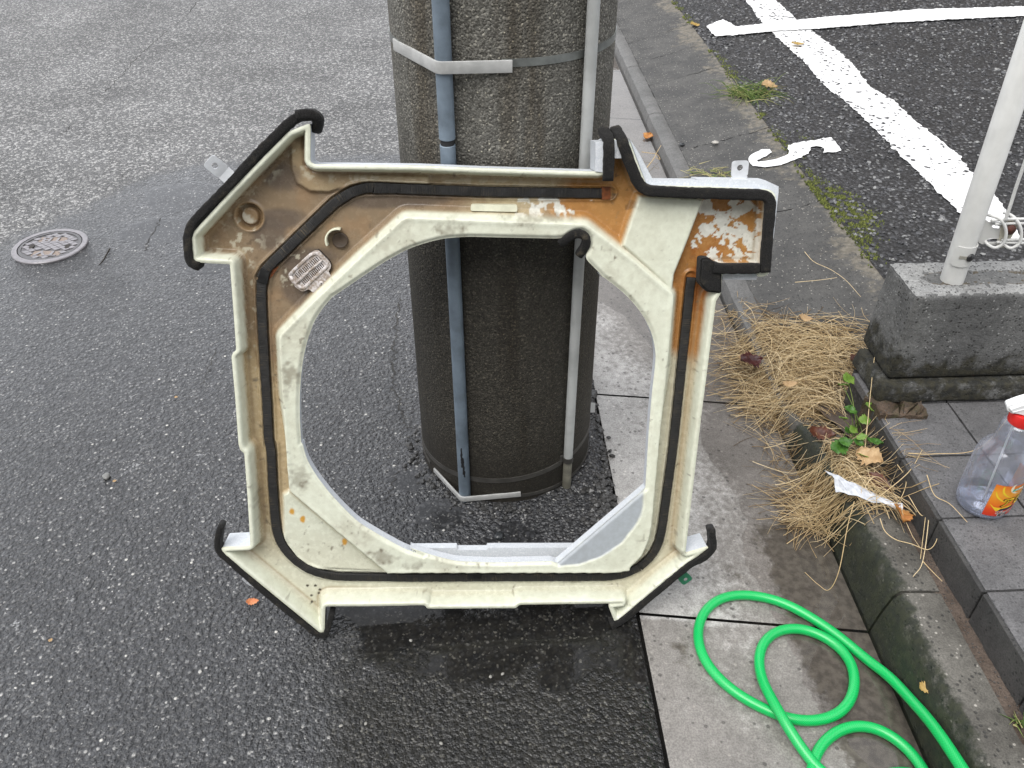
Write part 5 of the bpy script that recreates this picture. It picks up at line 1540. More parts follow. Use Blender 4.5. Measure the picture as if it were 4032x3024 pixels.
# sprayer head: side outline with nozzle to the left, thick and rounded
SH = [(-0.034, 0.2185), (-0.0325, 0.2125), (-0.0235, 0.2065), (-0.010, 0.2058), (0.0, 0.203), (0.012, 0.203), (0.016, 0.208), (0.030, 0.212), (0.046, 0.216), (0.058, 0.222), (0.060, 0.234), (0.052, 0.243), (0.034, 0.2475), (0.012, 0.2455), (-0.006, 0.240), (-0.020, 0.2305)]
MH_ = Matrix.Rotation(R(-14), 4, 'Z') @ MY
bm = bmesh.new(); solid(bm, round_poly(SH, 0.005, 3), (), -0.013, 0.013, MH_)
bmesh.ops.bevel(bm, geom=[e for e in bm.edges if e.calc_face_angle(0) > 1.2], offset=0.005, segments=3, affect='EDGES')
hd_ = bm_obj('sprayer_head', bm, M_WHITEP, bot, angle=60)
bm = bmesh.new(); solid(bm, round_poly([(0.030, 0.213), (0.042, 0.216), (0.046, 0.195), (0.056, 0.172), (0.050, 0.170), (0.040, 0.188)], 0.003, 2), (), -0.006, 0.006, MH_); bm_obj('trigger', bm, M_WHITEP, hd_)
bm = bmesh.new(); sweep(bm, [MH_ @ Vector((x, z, 0.0132)) for x, z in ((-0.024, 0.2125), (-0.006, 0.224), (0.014, 0.2305), (0.040, 0.232))], rrect(0.0022, 0.0016, 0.0006, 2), up=Vector((0, -1, 0))); bmesh.ops.recalc_face_normals(bm, faces=bm.faces[:]); bm_obj('head_ridge', bm, M_WHITEP, hd_)


def rbot(z): return float(np.interp(z, [p_[1] for p_ in prof[3:10]], [p_[0] for p_ in prof[3:10]]))


LA0 = -118.0; LZ0, LZ1 = 0.014, 0.086


def lwrap(x, z, off):
    r_ = rbot(z) + off; a = R(LA0) + x / 0.045
    return Vector((r_ * math.cos(a), r_ * math.sin(a), z))


def label_patch(name, poly_fn, off, mat, parent, nx=60, nz=24, W=0.105):
    V = []; F = []; UV = []
    for j in range(nz + 1):
        for i in range(nx + 1):
            x = W * i / nx; z = LZ0 + (LZ1 - LZ0) * j / nz
            V.append(lwrap(x, z, off)); UV.append((x / W, j / nz))
    for j in range(nz):
        for i in range(nx):
            a = j * (nx + 1) + i; F.append((a, a + 1, a + nx + 2, a + nx + 1))
    o = mesh_obj(name, V, F, mat, parent, smooth=True)
    uvl = o.data.uv_layers.new(name='UVMap')
    for lp_ in o.data.loops: uvl.data[lp_.index].uv = UV[lp_.vertex_index]
    return o


def label_mat():
    t = NT('orange_label_print')
    u = t.n('SeparateXYZ', i0=t.n('UVMap').outputs[0])
    x = u.outputs[0]; y = u.outputs[1]
    c = t.ramp(y, [(0.0, (0.60, 0.030, 0.012)), (0.22, (0.72, 0.075, 0.012)), (0.45, (0.80, 0.22, 0.012)), (0.72, (0.83, 0.36, 0.03)), (1.0, (0.78, 0.17, 0.015))])
    return t.bsdf(Base_Color=c, Roughness=0.3)


lab = label_patch('label', None, 0.0007, label_mat(), bot)


def lpoly(name, pts, off, mat, th=0.0002):
    """flat print shape on the label, given in label metres (x along, z up)"""
    pts = ragged(pts, 0, 0.003, 1)
    v, f, ov = cap_faces(pts)
    # refine is unnecessary: shapes are small against the bottle radius
    return mesh_obj(name, [lwrap(p_.x, p_.y, off) for p_ in v], f, mat, lab)


M_YEL = plain('print_yellow', (0.86, 0.60, 0.03), 0.3, 0.02); M_PALE = plain('print_pale', (0.85, 0.80, 0.60), 0.3, 0.02); M_NAVY = plain('print_navy', (0.018, 0.012, 0.04), 0.3, 0.02); M_TEAL = plain('print_teal', (0.10, 0.42, 0.28), 0.3, 0.02); M_INK = plain('print_black', (0.012, 0.008, 0.006), 0.3, 0.02); M_LWHITE = plain('print_white', (0.8, 0.8, 0.78), 0.3, 0.02)


def arc_band(cx, cz, r0, r1, a0, a1, n=14, taper=True):
    A = [(cx + r0 * math.cos(R(a0 + (a1 - a0) * k / n)), cz + r0 * math.sin(R(a0 + (a1 - a0) * k / n))) for k in range(n + 1)]
    B = [(cx + (r0 + (r1 - r0) * (math.sin(math.pi * (k / n) ** 0.7) if taper else 1)) * math.cos(R(a0 + (a1 - a0) * k / n)), cz + (r0 + (r1 - r0) * (math.sin(math.pi * (k / n) ** 0.7) if taper else 1)) * math.sin(R(a0 + (a1 - a0) * k / n))) for k in range(n + 1)]
    return A + B[::-1][1:-1]


lpoly('print_swirl', arc_band(0.040, 0.085, 0.026, 0.0295, 178, 262), 0.0009, M_YEL)
lpoly('print_swirl', arc_band(0.040, 0.085, 0.0375, 0.0405, 200, 262), 0.0009, M_YEL)
lpoly('print_swirl', arc_band(0.043, 0.083, 0.014, 0.0185, 150, 275), 0.0009, M_PALE)
lpoly('print_swirl', [(0.003, 0.0425), (0.012, 0.036), (0.024, 0.0345), (0.044, 0.039), (0.044, 0.0345), (0.024, 0.0285), (0.017, 0.0275)], 0.0009, M_YEL)
lpoly('print_banner', [(0.020, 0.0265), (0.050, 0.0305), (0.050, 0.0365), (0.024, 0.0325)], 0.0011, M_NAVY)
lpoly('print_banner', [(0.029, 0.0725), (0.052, 0.0775), (0.052, 0.0825), (0.029, 0.0785)], 0.0011, M_TEAL)


def ltext(txt, size, x, z, mat, off, bold=0.0, shear=0.0, rot=0.0, name='print_text'):
    cr, sr = math.cos(R(rot)), math.sin(R(rot))
    def w(co): return lwrap(x + (co.x * cr - co.y * sr), z + (co.x * sr + co.y * cr), off + co.z)
    return text_mesh(txt, size, None, mat, name, lab, 0.00005, wrap=w, bold=bold, shear=shear)


ltext('アピ', 0.0225, 0.040, 0.0475, M_INK, 0.0012, bold=0.0014, shear=0.25, rot=6)
ltext('アピ', 0.0225, 0.040, 0.0475, M_YEL, 0.0015, bold=0.0001, shear=0.25, rot=6)
ltext('大掃除', 0.0055, 0.041, 0.0778, M_LWHITE, 0.0014, rot=10)
ltext('フルーツ', 0.0075, 0.033, 0.0235, M_LWHITE, 0.0012, bold=0.0006, rot=4); ltext('フルーツ', 0.0075, 0.033, 0.0235, M_INK, 0.0014, bold=0.0001, rot=4)
ltext('専用', 0.0085, 0.032, 0.0175, M_LWHITE, 0.0012, bold=0.0006, rot=4); ltext('専用', 0.0085, 0.032, 0.0175, M_INK, 0.0014, bold=0.0001, rot=4)

# ================================================================== garden hose
def hose_mat():
    t = NT('green_braided_hose')
    u = t.n('SeparateXYZ', i0=t.n('UVMap').outputs[0])
    a = t.math('SINE', t.math('MULTIPLY', t.math('ADD', t.math('MULTIPLY', u.outputs[0], 16.0), t.math('MULTIPLY', u.outputs[1], 1.05)), 6.2832))
    b = t.math('SINE', t.math('MULTIPLY', t.math('SUBTRACT', t.math('MULTIPLY', u.outputs[0], 16.0), t.math('MULTIPLY', u.outputs[1], 1.05)), 6.2832))
    k = t.math('MAXIMUM', a, b)
    n = t.noise(8, 3)
    c1 = t.mix(t.ss(n, 0.3, 0.7), (0.006, 0.50, 0.115), (0.010, 0.58, 0.14))
    c = t.mix(t.ss(k, 0.35, 0.95), c1, (0.003, 0.31, 0.065))
    return t.bsdf(Base_Color=c, Roughness=0.32, Specular_IOR_Level=0.5, Coat_Weight=0.25, Coat_Roughness=0.2, Subsurface_Weight=0.0)


HP = [(0.5960,0.7596),(0.5818,0.7835),(0.5485,0.8303),(0.5127,0.8680),(0.4731,0.8986),(0.4308,0.9125),(0.3882,0.9143),(0.3509,0.8996),(0.3233,0.8696),(0.3099,0.8367),(0.3070,0.8035),(0.3155,0.7709),(0.3335,0.7420),(0.3591,0.7164),(0.3858,0.6992),(0.4172,0.6835),(0.4508,0.6781),(0.4906,0.6856),(0.5225,0.7067),(0.5433,0.7391),(0.5522,0.7744),(0.5460,0.8050),(0.5238,0.8303),(0.4927,0.8465),(0.4652,0.8471),(0.4348,0.8361),(0.4090,0.8082),(0.3978,0.7744),(0.3953,0.7391),(0.3994,0.7053),(0.4087,0.6701),(0.4227,0.6390),(0.4392,0.6115),(0.4543,0.5897),(0.4819,0.5802),(0.5260,0.5921),(0.5603,0.6017),(0.5922,0.5981),(0.6129,0.5732),(0.6071,0.5368),(0.5595,0.5085),(0.4924,0.5085),(0.4452,0.5368),(0.4271,0.5732),(0.4349,0.6049),(0.4529,0.6339),(0.4792,0.6565),(0.5139,0.6722),(0.5487,0.6717),(0.5730,0.6565),(0.5916,0.6339),(0.5996,0.6049),(0.6040,0.5685),(0.5975,0.5192),(0.5739,0.4570)]
HK = [(0.6177,0.4167),(0.6129,0.4695)] + [(0.6119,0.5240)] + [(0.6111,0.5531)] + [(0.6098,0.5829)] + [(0.6085,0.6152)] + [(0.6077,0.6501)] + [(0.6060,0.6895)] + [(0.6036,0.7288)]
HKZ = [0.104, 0.104, 0.088, 0.080, 0.073, 0.064, 0.051, 0.031, 0.012]
HR = 0.0083


def hose():
    n = len(HP)
    zs = []
    for i, (x, y) in enumerate(HP):
        g = float(gut_z(np.array([x]), np.array([y]))[0]) if x < xk(y) else -0.012
        g = max(g, -0.016)
        zs.append(g + HR)
    n0 = len(HK)
    # the inner loop crosses over the outer one
    for i in range(27, 33): zs[i] += {27: 0.001, 28: 0.007, 29: 0.0155, 30: 0.0160, 31: 0.008, 32: 0.001}[i]
    zs[0] = 0.002
    P = spline([(x, y, z) for (x, y), z in zip(HK, HKZ)] + [(x, y, z) for (x, y), z in zip(HP, zs)], 14)
    # even spacing
    out = [P[0]]; acc = 0.0
    for a, b in zip(P[:-1], P[1:]):
        L = (b - a).length
        while acc + L >= 0.0035:
            t_ = (0.0035 - acc) / L; a = a + (b - a) * t_; out.append(a.copy()); L = (b - a).length; acc = 0.0
        acc += L
    for it in range(60): out = [out[0]] + [out[i] * 0.5 + (out[i - 1] + out[i + 1]) * 0.25 for i in range(1, len(out) - 1)] + [out[-1]]
    bm = bmesh.new(); uv = bm.loops.layers.uv.new('UVMap')
    sweep(bm, out, circle(HR, 20), uvl=uv); bmesh.ops.recalc_face_normals(bm, faces=bm.faces[:])
    return bm_obj('garden_hose', bm, hose_mat(), None, smooth=True)


tag(hose(), 'bright green braided hose coiled in the gutter beside the kerb', 'hose')

# ================================================================== loose and growing things
TX0, TY0, TD = 0.05, 0.45, 0.003
_tx, _ty = np.meshgrid(np.arange(TX0, 1.25, TD), np.arange(TY0, 2.4, TD))


def _terr_grid(X, Y):
    """height of the ground right of the road"""
    k = X - xk(Y)
    kt = Z_KERB - (Z_KERB - Z_LOW) * sm(1.12, 1.44, Y)
    z = np.where(X < xa(Y), apron_z(X, Y), Z_LOT)
    z = np.where(Y < 1.22, np.where(X < 0.716 - 0.045 * (Y - 0.95), Z_KERB, Z_TILE), z)
    z = np.where(k < 0.088, kt * np.clip(k / 0.02, 0, 1), z)
    z = np.where(k < 0, np.maximum(gut_z(X, Y), Z_WATER), z)
    return np.where(X < xg(Y), 0.0, z)


TG = _terr_grid(_tx, _ty)


def terr(x, y):
    i = min(max(int((y - TY0) / TD), 0), TG.shape[0] - 1); j = min(max(int((x - TX0) / TD), 0), TG.shape[1] - 1)
    return float(TG[i, j])


def grass_mat(name, cols, rough=0.6):
    t = NT(name)
    a = t.attr('tone')
    n = len(cols)
    c = t.ramp(a, [(i / (n - 1), c_) for i, c_ in enumerate(cols)])
    nz = t.noise(160, 2)
    c = t.mix(t.ss(nz, 0.35, 0.7, 0, 0.35), c, t.mix(1.0, c, (0.6, 0.55, 0.5), 'MULTIPLY'))
    return t.bsdf(Base_Color=c, Roughness=rough, Specular_IOR_Level=0.35)


def blades(name, strands, mat, parent=None, sides=3):
    """strands: list of (points, r0, r1, tone)"""
    V = []; F = []; T = []
    for pts, r0, r1, tone in strands:
        P = [Vector(p) for p in pts]; n = len(P); o = len(V)
        fr = frames(P, Vector((0.13, 0.21, 0.97)))
        for i, (p, (t_, s_, w_)) in enumerate(zip(P, fr)):
            r = r0 + (r1 - r0) * i / (n - 1)
            for k in range(sides):
                a = 2 * math.pi * k / sides
                V.append(p + s_ * (r * math.cos(a)) + w_ * (r * math.sin(a))); T.append(tone)
        for i in range(n - 1):
            for k in range(sides):
                F.append((o + i * sides + k, o + i * sides + (k + 1) % sides, o + (i + 1) * sides + (k + 1) % sides, o + (i + 1) * sides + k))
    me = fast_mesh(name, np.array([tuple(v) for v in V]), np.array(F), True)
    me.materials.append(mat)
    a = me.attributes.new('tone', 'FLOAT', 'POINT'); a.data.foreach_set('value', np.array(T, np.float32))
    return link(bpy.data.objects.new(name, me), parent)


M_STRAW = grass_mat('dry_straw', [(0.09, 0.052, 0.022), (0.30, 0.20, 0.095), (0.58, 0.43, 0.225), (0.78, 0.63, 0.39)])
M_GRASS = grass_mat('green_grass', [(0.045, 0.09, 0.016), (0.09, 0.16, 0.03), (0.20, 0.25, 0.07), (0.45, 0.40, 0.19)])

PILE = [(0.5404,1.8249),(0.6023,1.8160),(0.6497,1.7595),(0.6918,1.7094),(0.7564,1.7135),(0.7980,1.7013),(0.8386,1.6534),(0.8270,1.5922),(0.7902,1.5197),(0.7412,1.4514),(0.7108,1.3868),(0.7012,1.3377),(0.7437,1.3257),(0.7242,1.2678),(0.7369,1.2183),(0.7525,1.1607),(0.7360,1.1159),(0.7440,1.0638),(0.6743,1.0592),(0.5863,1.0824),(0.5337,1.0661),(0.5213,1.0966),(0.5229,1.1709),(0.5505,1.2076),(0.5462,1.2622),(0.5256,1.3497),(0.5122,1.4122),(0.5134,1.4919),(0.4931,1.5773),(0.5217,1.6534),(0.5405,1.6378),(0.5412,1.7259)]
CORE = [(0.5517,1.6691),(0.6494,1.6851),(0.7189,1.6771),(0.7960,1.6378),(0.8027,1.5773),(0.7456,1.4782),(0.7087,1.4122),(0.6855,1.3497),(0.6365,1.3558),(0.5739,1.3868),(0.5352,1.4251),(0.5278,1.5197)]
CORE2 = [(0.5384,1.1502),(0.5946,1.1862),(0.6518,1.1967),(0.6987,1.1758),(0.7075,1.1302),(0.6527,1.0914),(0.5786,1.0725),(0.5286,1.0633)]
rs = random.Random(77)


_pool = {}


def rand_in(poly, r2):
    xs = [p[0] for p in poly]; ys = [p[1] for p in poly]
    key = id(poly)
    if not _pool.get(key):
        q = np.random.default_rng(r2.randrange(10 ** 6)); X = q.uniform(min(xs), max(xs), 6000); Y = q.uniform(min(ys), max(ys), 6000)
        m = inside(X, Y, poly); _pool[key] = list(zip(X[m].tolist(), Y[m].tolist()))
    return _pool[key].pop()


def strand(x, y, ang, L, lift, curl, n=7, amp=0.0, z0=None):
    P = []; a = ang
    for i in range(n):
        t_ = i / (n - 1)
        z = terr(x, y) + 0.0015 + lift * (0.35 + 0.65 * math.sin(math.pi * min(1, t_ * 1.1))) + amp * t_ * t_
        P.append((x, y, z))
        a += curl / n + rs.gauss(0, 0.06)
        x += L / (n - 1) * math.cos(a); y += L / (n - 1) * math.sin(a)
    # no step larger than the blade can bend
    zs = [p[2] for p in P]
    for it in range(3): zs = [zs[0]] + [0.5 * zs[i] + 0.25 * (zs[i - 1] + zs[i + 1]) for i in range(1, n - 1)] + [zs[-1]]
    return [(p[0], p[1], max(z, terr(p[0], p[1]) + 0.0006)) for p, z in zip(P, zs)]


st_list = []
for poly, cnt, lf in ((PILE, 800, 0.018), (CORE, 1150, 0.038), (CORE2, 330, 0.032)):
    for k in range(cnt):
        x, y = rand_in(poly, rs)
        ang = rs.choice([rs.gauss(2.75, 0.55), rs.gauss(-0.4, 0.55), rs.uniform(0, 6.28), rs.uniform(0, 6.28)])
        L = rs.uniform(0.05, 0.20)
        if y < 1.24 and x > 0.700 - 0.045 * (y - 0.95): continue
        x -= 0.45 * L * math.cos(ang); y -= 0.45 * L * math.sin(ang)
        if y < 1.24 and x > 0.700 - 0.045 * (y - 0.95): continue
        hh = rs.random() ** 1.2
        tone = min(1, max(0, rs.gauss(0.12 + 0.85 * hh, 0.22)))  # upper stalks lighter, buried ones darker: highlights and shaded gaps painted into tone
        st_list.append((strand(x, y, ang, L, lf * hh, rs.gauss(0, 0.55), n=9), 0.00058 if rs.random() < 0.7 else 0.0009, 0.0003, tone))
SCRP = [(0.5733,1.1241),(0.6199,1.1191),(0.6700,1.0665),(0.6997,1.0211),(0.6786,0.9992),(0.6200,1.0167),(0.5617,1.0390)]
for k in range(110):
    x, y = rand_in(SCRP, rs); ang = rs.gauss(2.6, 0.6); L = rs.uniform(0.05, 0.12)
    st_list.append((strand(x - 0.4 * L * math.cos(ang), y - 0.4 * L * math.sin(ang), ang, L, rs.uniform(0.022, 0.045), rs.gauss(0, 0.8)), 0.0009, 0.0004, rs.uniform(0.4, 1.0)))
straw = blades('dry_grass', st_list, M_STRAW)
tag(straw, 'matted heap of dry yellow grass stalks lying over the kerb', kind='stuff')

# single long stalks with runner joints
LONGS = [("A", 0.16), ("B", 0.16)]
long_paths = [
    [(*p, z) for p, z in zip([(0.7238,1.0409),(0.7204,0.9968),(0.7374,0.9743),(0.7503,0.9357)], (0.165, 0.161, 0.162, 0.160))],
    [(*p, z) for p, z in zip([(0.7136,1.0985),(0.7624,1.0996),(0.8422,1.1053),(0.8992,1.1360),(0.9552,1.1628)], (0.163, 0.161, 0.170, 0.24, 0.28))],
    [(*p, z) for p, z in zip([(0.6392,0.9903),(0.6434,0.9705),(0.6548,0.9512),(0.6750,0.9369),(0.6904,0.9160),(0.7075,0.9275),(0.7226,0.9560),(0.7218,0.9632)], (0.11, 0.10, 0.10, 0.105, 0.115, 0.12, 0.125, 0.12))],
    [(*p, z) for p, z in zip([(0.7380,1.0453),(0.7147,0.9812),(0.6802,0.9007),(0.6543,0.8717)], (0.14, 0.13, 0.105, 0.10))],
    [(*p, z) for p, z in zip([(0.6802,0.9007),(0.6883,0.8872),(0.6987,0.8630)], (0.104, 0.10, 0.099))],
    [(*p, z) for p, z in zip([(0.6075,1.0305),(0.5826,0.9814),(0.5600,0.9214),(0.5471,0.9081),(0.5353,0.9258),(0.5213,0.9555)], (0.11, 0.10, 0.055, 0.02, 0.012, 0.008))],
    [(*p, z) for p, z in zip([(0.8038,2.0170),(0.8131,1.9603),(0.8428,1.9112),(0.8612,1.8482),(0.8708,1.7637)], (0.065, 0.066, 0.07, 0.075, 0.078))],
    [(*p, z) for p, z in zip([(0.7369,1.8637),(0.8031,1.8689),(0.8478,1.8741)], (0.06, 0.064, 0.068))],
    [(*p, z) for p, z in zip([(0.6986,1.0941),(0.7075,1.0674),(0.6923,1.0365),(0.6703,1.0164)], (0.14, 0.13, 0.12, 0.11))],
    [(*p, z) for p, z in zip([(0.6919,1.2275),(0.6638,1.1502),(0.7251,1.3384),(0.7694,1.4543)], (0.13, 0.12, 0.2, 0.26))][::1],
    [(*p, z) for p, z in zip([(0.6361,1.0169),(0.7037,1.0629),(0.7445,1.1112)], (0.13, 0.15, 0.16))],
    [(*p, z) for p, z in zip([(0.6958,1.0264),(0.7096,0.9870),(0.7306,1.0314),(0.6807,0.9087)], (0.13, 0.12, 0.14, 0.10))],
    [(*p, z) for p, z in zip([(0.4405,1.4627),(0.4759,1.4733),(0.5186,1.4868)], (0.003, 0.004, 0.005))],
]
for k, pth in enumerate(long_paths):
    pth2 = [(p[0], p[1], p[2]) for p in pth]
    o = blades('straw_stalk', [(spline(pth2, 8), 0.0009, 0.00055, rs.uniform(0.55, 0.95))], M_STRAW, straw, sides=4)


# ---- fallen leaves
def leaf_mat(name, a, b, rough=0.5):
    t = NT(name); n = t.noise(60, 5, 0.7); n2 = t.noise(14, 3)
    c = t.mix(t.ss(n, 0.35, 0.7), a, b); c = t.mix(t.ss(n2, 0.55, 0.75, 0, 0.5), c, t.mix(1.0, c, (0.5, 0.4, 0.35), 'MULTIPLY'))
    return t.bsdf(Base_Color=c, Roughness=rough, Normal=t.bump(n, 0.4, 0.001), Specular_IOR_Level=0.4)


L_PURP = leaf_mat('wet_purple_brown_leaf', (0.035, 0.010, 0.010), (0.085, 0.025, 0.022), 0.3); L_RED = leaf_mat('red_brown_leaf', (0.055, 0.017, 0.010), (0.12, 0.04, 0.02), 0.4); L_TAN = leaf_mat('tan_leaf', (0.36, 0.23, 0.11), (0.50, 0.35, 0.19)); L_OR = leaf_mat('orange_leaf', (0.34, 0.13, 0.035), (0.50, 0.24, 0.07)); L_YEL = leaf_mat('yellow_leaf', (0.34, 0.22, 0.06), (0.45, 0.32, 0.12)); L_GRN = leaf_mat('green_weed_leaf', (0.035, 0.10, 0.014), (0.075, 0.18, 0.03), 0.4); L_LIME = leaf_mat('lime_weed_leaf', (0.10, 0.19, 0.025), (0.17, 0.26, 0.05), 0.4)


def leaf_mesh(L, W, curl, teeth, seed, lobes=0):
    r2 = random.Random(seed); n = 14; V = []; F = []
    for i in range(n + 1):
        t_ = i / n
        w = W * (math.sin(math.pi * t_ ** 0.8) ** 0.8) * (1 + 0.18 * math.sin(t_ * 34) * teeth) * (1 + lobes * 0.35 * math.cos(t_ * 11)) * r2.uniform(0.93, 1.07)
        x = (t_ - 0.5) * L
        for s_ in (-1, -0.5, 0, 0.5, 1):
            z = curl * (abs(s_) ** 1.6) * W * 0.9 + curl * 0.5 * W * math.sin(t_ * 5 + seed) + 0.06 * W * r2.gauss(0, 1) + 0.4 * curl * L * (t_ - 0.5) ** 2
            V.append((x, s_ * w, z))
    for i in range(n):
        for j in range(4):
            a = i * 5 + j; F.append((a, a + 1, a + 6, a + 5))
    return V, F


def leaf(loc, L, W, rz, tilt, mat, label, seed, curl=0.25, teeth=1.0, group=None, lobes=0, name='fallen_leaf', cat='leaf'):
    V, F = leaf_mesh(L, W, curl, teeth, seed, lobes)
    o = mesh_obj(name, V, F, mat, None, smooth=True)
    sd_ = o.modifiers.new('thick', 'SOLIDIFY'); sd_.thickness = 0.0004
    o.location = loc; o.rotation_euler = (R(tilt), R(tilt * 0.4), R(rz))
    tag(o, label, cat, group)
    return o


G1 = 'fallen leaves in and around the straw'


def at(p, z): return (p[0], p[1], z)


leaf(at([(0.5489,1.5328)][0], 0.050), 0.062, 0.022, 20, 14, L_PURP, 'wet purple-brown leaf at the left edge of the straw heap', 1, 0.35, 1.0, G1, lobes=0.5)
leaf(at([(0.5290,1.5406)][0], 0.050), 0.028, 0.009, 60, 20, L_TAN, 'small tan leaf touching the purple-brown leaf in the straw', 2, 0.3, 0.6, G1)
leaf(at([(0.6220,1.2499)][0], 0.075), 0.052, 0.017, -20, 10, L_RED, 'dark red-brown leaf in the gap of the straw heap below the weed', 3, 0.4, 1.0, G1, lobes=0.4)
leaf(at([(0.6657,1.1335)][0], 0.118), 0.050, 0.022, -40, 18, L_TAN, 'pale tan curled leaf just below the green weed', 4, 0.5, 1.2, G1, lobes=0.6)
leaf(at([(0.6694,1.0811)][0], 0.105), 0.052, 0.014, -50, 25, L_RED, 'narrow brown leaf lying across the white scrap', 5, 0.5, 1.0, G1)
leaf(at([(0.6748,0.9957)][0], 0.112), 0.048, 0.017, 75, 25, L_OR, 'orange curled leaf on the kerb below the white scrap', 6, 0.6, 1.2, G1, lobes=0.5)
leaf(at([(0.7543,1.4727)][0], 0.10), 0.045, 0.011, 40, 20, L_RED, 'rust red leaf between the straw and the concrete block', 7, 0.4, 1.0, G1)
leaf(at([(0.7048,1.6662)][0], 0.078), 0.034, 0.010, -10, 20, L_TAN, 'light brown leaf at the upper edge of the straw heap', 8, 0.4, 0.8, G1)
leaf(at([(0.5951,1.3997)][0], 0.085), 0.036, 0.009, 10, 12, L_TAN, 'slim tan leaf buried in the middle of the straw heap', 9, 0.4, 0.5, G1)
leaf(at([(0.6196,0.6989)][0], 0.056), 0.020, 0.0085, 10, 10, L_YEL, 'small yellow torn leaf stuck on the mossy kerb beside the hose', 10, 0.3, 1.4)
leaf(at([(0.5131,3.0378)][0], Z_WATER + 0.003), 0.055, 0.018, 60, 6, L_OR, 'orange-brown leaf floating in the gutter water behind the pan', 11, 0.35, 1.0, lobes=0.5)
leaf(at([(1.0050,3.2730)][0], 0.10), 0.07, 0.022, 10, 25, L_TAN, 'tan dry leaf caught in the green grass tuft', 12, 0.5, 1.0)
leaf(at([(0.8773,4.1957)][0], 0.088), 0.06, 0.016, 30, 18, L_YEL, 'yellow-brown leaf where the cross line meets the apron', 13, 0.4, 1.0)
leaf(at([(1.2816,3.8697)][0], 0.094), 0.06, 0.018, 5, 5, L_YEL, 'yellow leaf lying on the long white line', 14, 0.2, 1.0)
leaf(at([(-0.4470,0.8944)][0], 0.005), 0.022, 0.0065, 8, 10, leaf_mat('bright_orange_scrap', (0.55, 0.17, 0.06), (0.66, 0.30, 0.14)), 'bright orange leaf scrap on the wet road beside the pan foot', 15, 0.3, 1.6)
CRUMBS = ['tiny tan leaf crumb on the road nearest the left rim of the pan', 'tiny tan leaf crumb beside the flat grey pebble', 'tiny tan leaf crumb lowest in the picture, lower left road', 'tiny orange leaf crumb nearest the left border of the picture', 'tiny orange leaf crumb left of the pan, above the bright orange scrap']
for k, p_ in enumerate([(-0.7587,1.4567),(-0.7965,1.1890),(-0.7619,0.8178)]):
    leaf(at(p_, 0.004), 0.008, 0.003, 40 * k, 8, L_TAN, CRUMBS[k], 30 + k, 0.3, 1.0, 'leaf crumbs on the road')

# ---- crumpled white scrap under the straw
sv_ = []; sf_ = []; nn = 16
q0, q1, q2, q3 = [Vector(p_) for p_ in [(0.5807,1.1142),(0.5837,1.0573),(0.6850,1.0079),(0.6883,1.0256)]]
for i in range(nn + 1):
    for j in range(7):
        t_, s_ = i / nn, j / 6
        p_ = (q0 * (1 - t_) + q3 * t_) * (1 - s_) + (q1 * (1 - t_) + q2 * t_) * s_
        sv_.append((p_.x, p_.y, 0.108 + 0.012 * mnoise.noise(Vector((p_.x * 45, p_.y * 45, 3))) + 0.010 * math.sin(s_ * 3.1) + 0.004 * mnoise.noise(Vector((p_.x * 160, p_.y * 160, 1)))))
for i in range(nn):
    for j in range(6): sf_.append((i * 7 + j, i * 7 + j + 1, (i + 1) * 7 + j + 1, (i + 1) * 7 + j))
scr = mesh_obj('plastic_scrap', sv_, sf_, plain('dirty_white_plastic', (0.56, 0.58, 0.62), 0.45, 0.25, 60), None, smooth=False)
scr.modifiers.new('thick', 'SOLIDIFY').thickness = 0.0006
tag(scr, 'crumpled white plastic scrap on the kerb under the straw', 'litter')

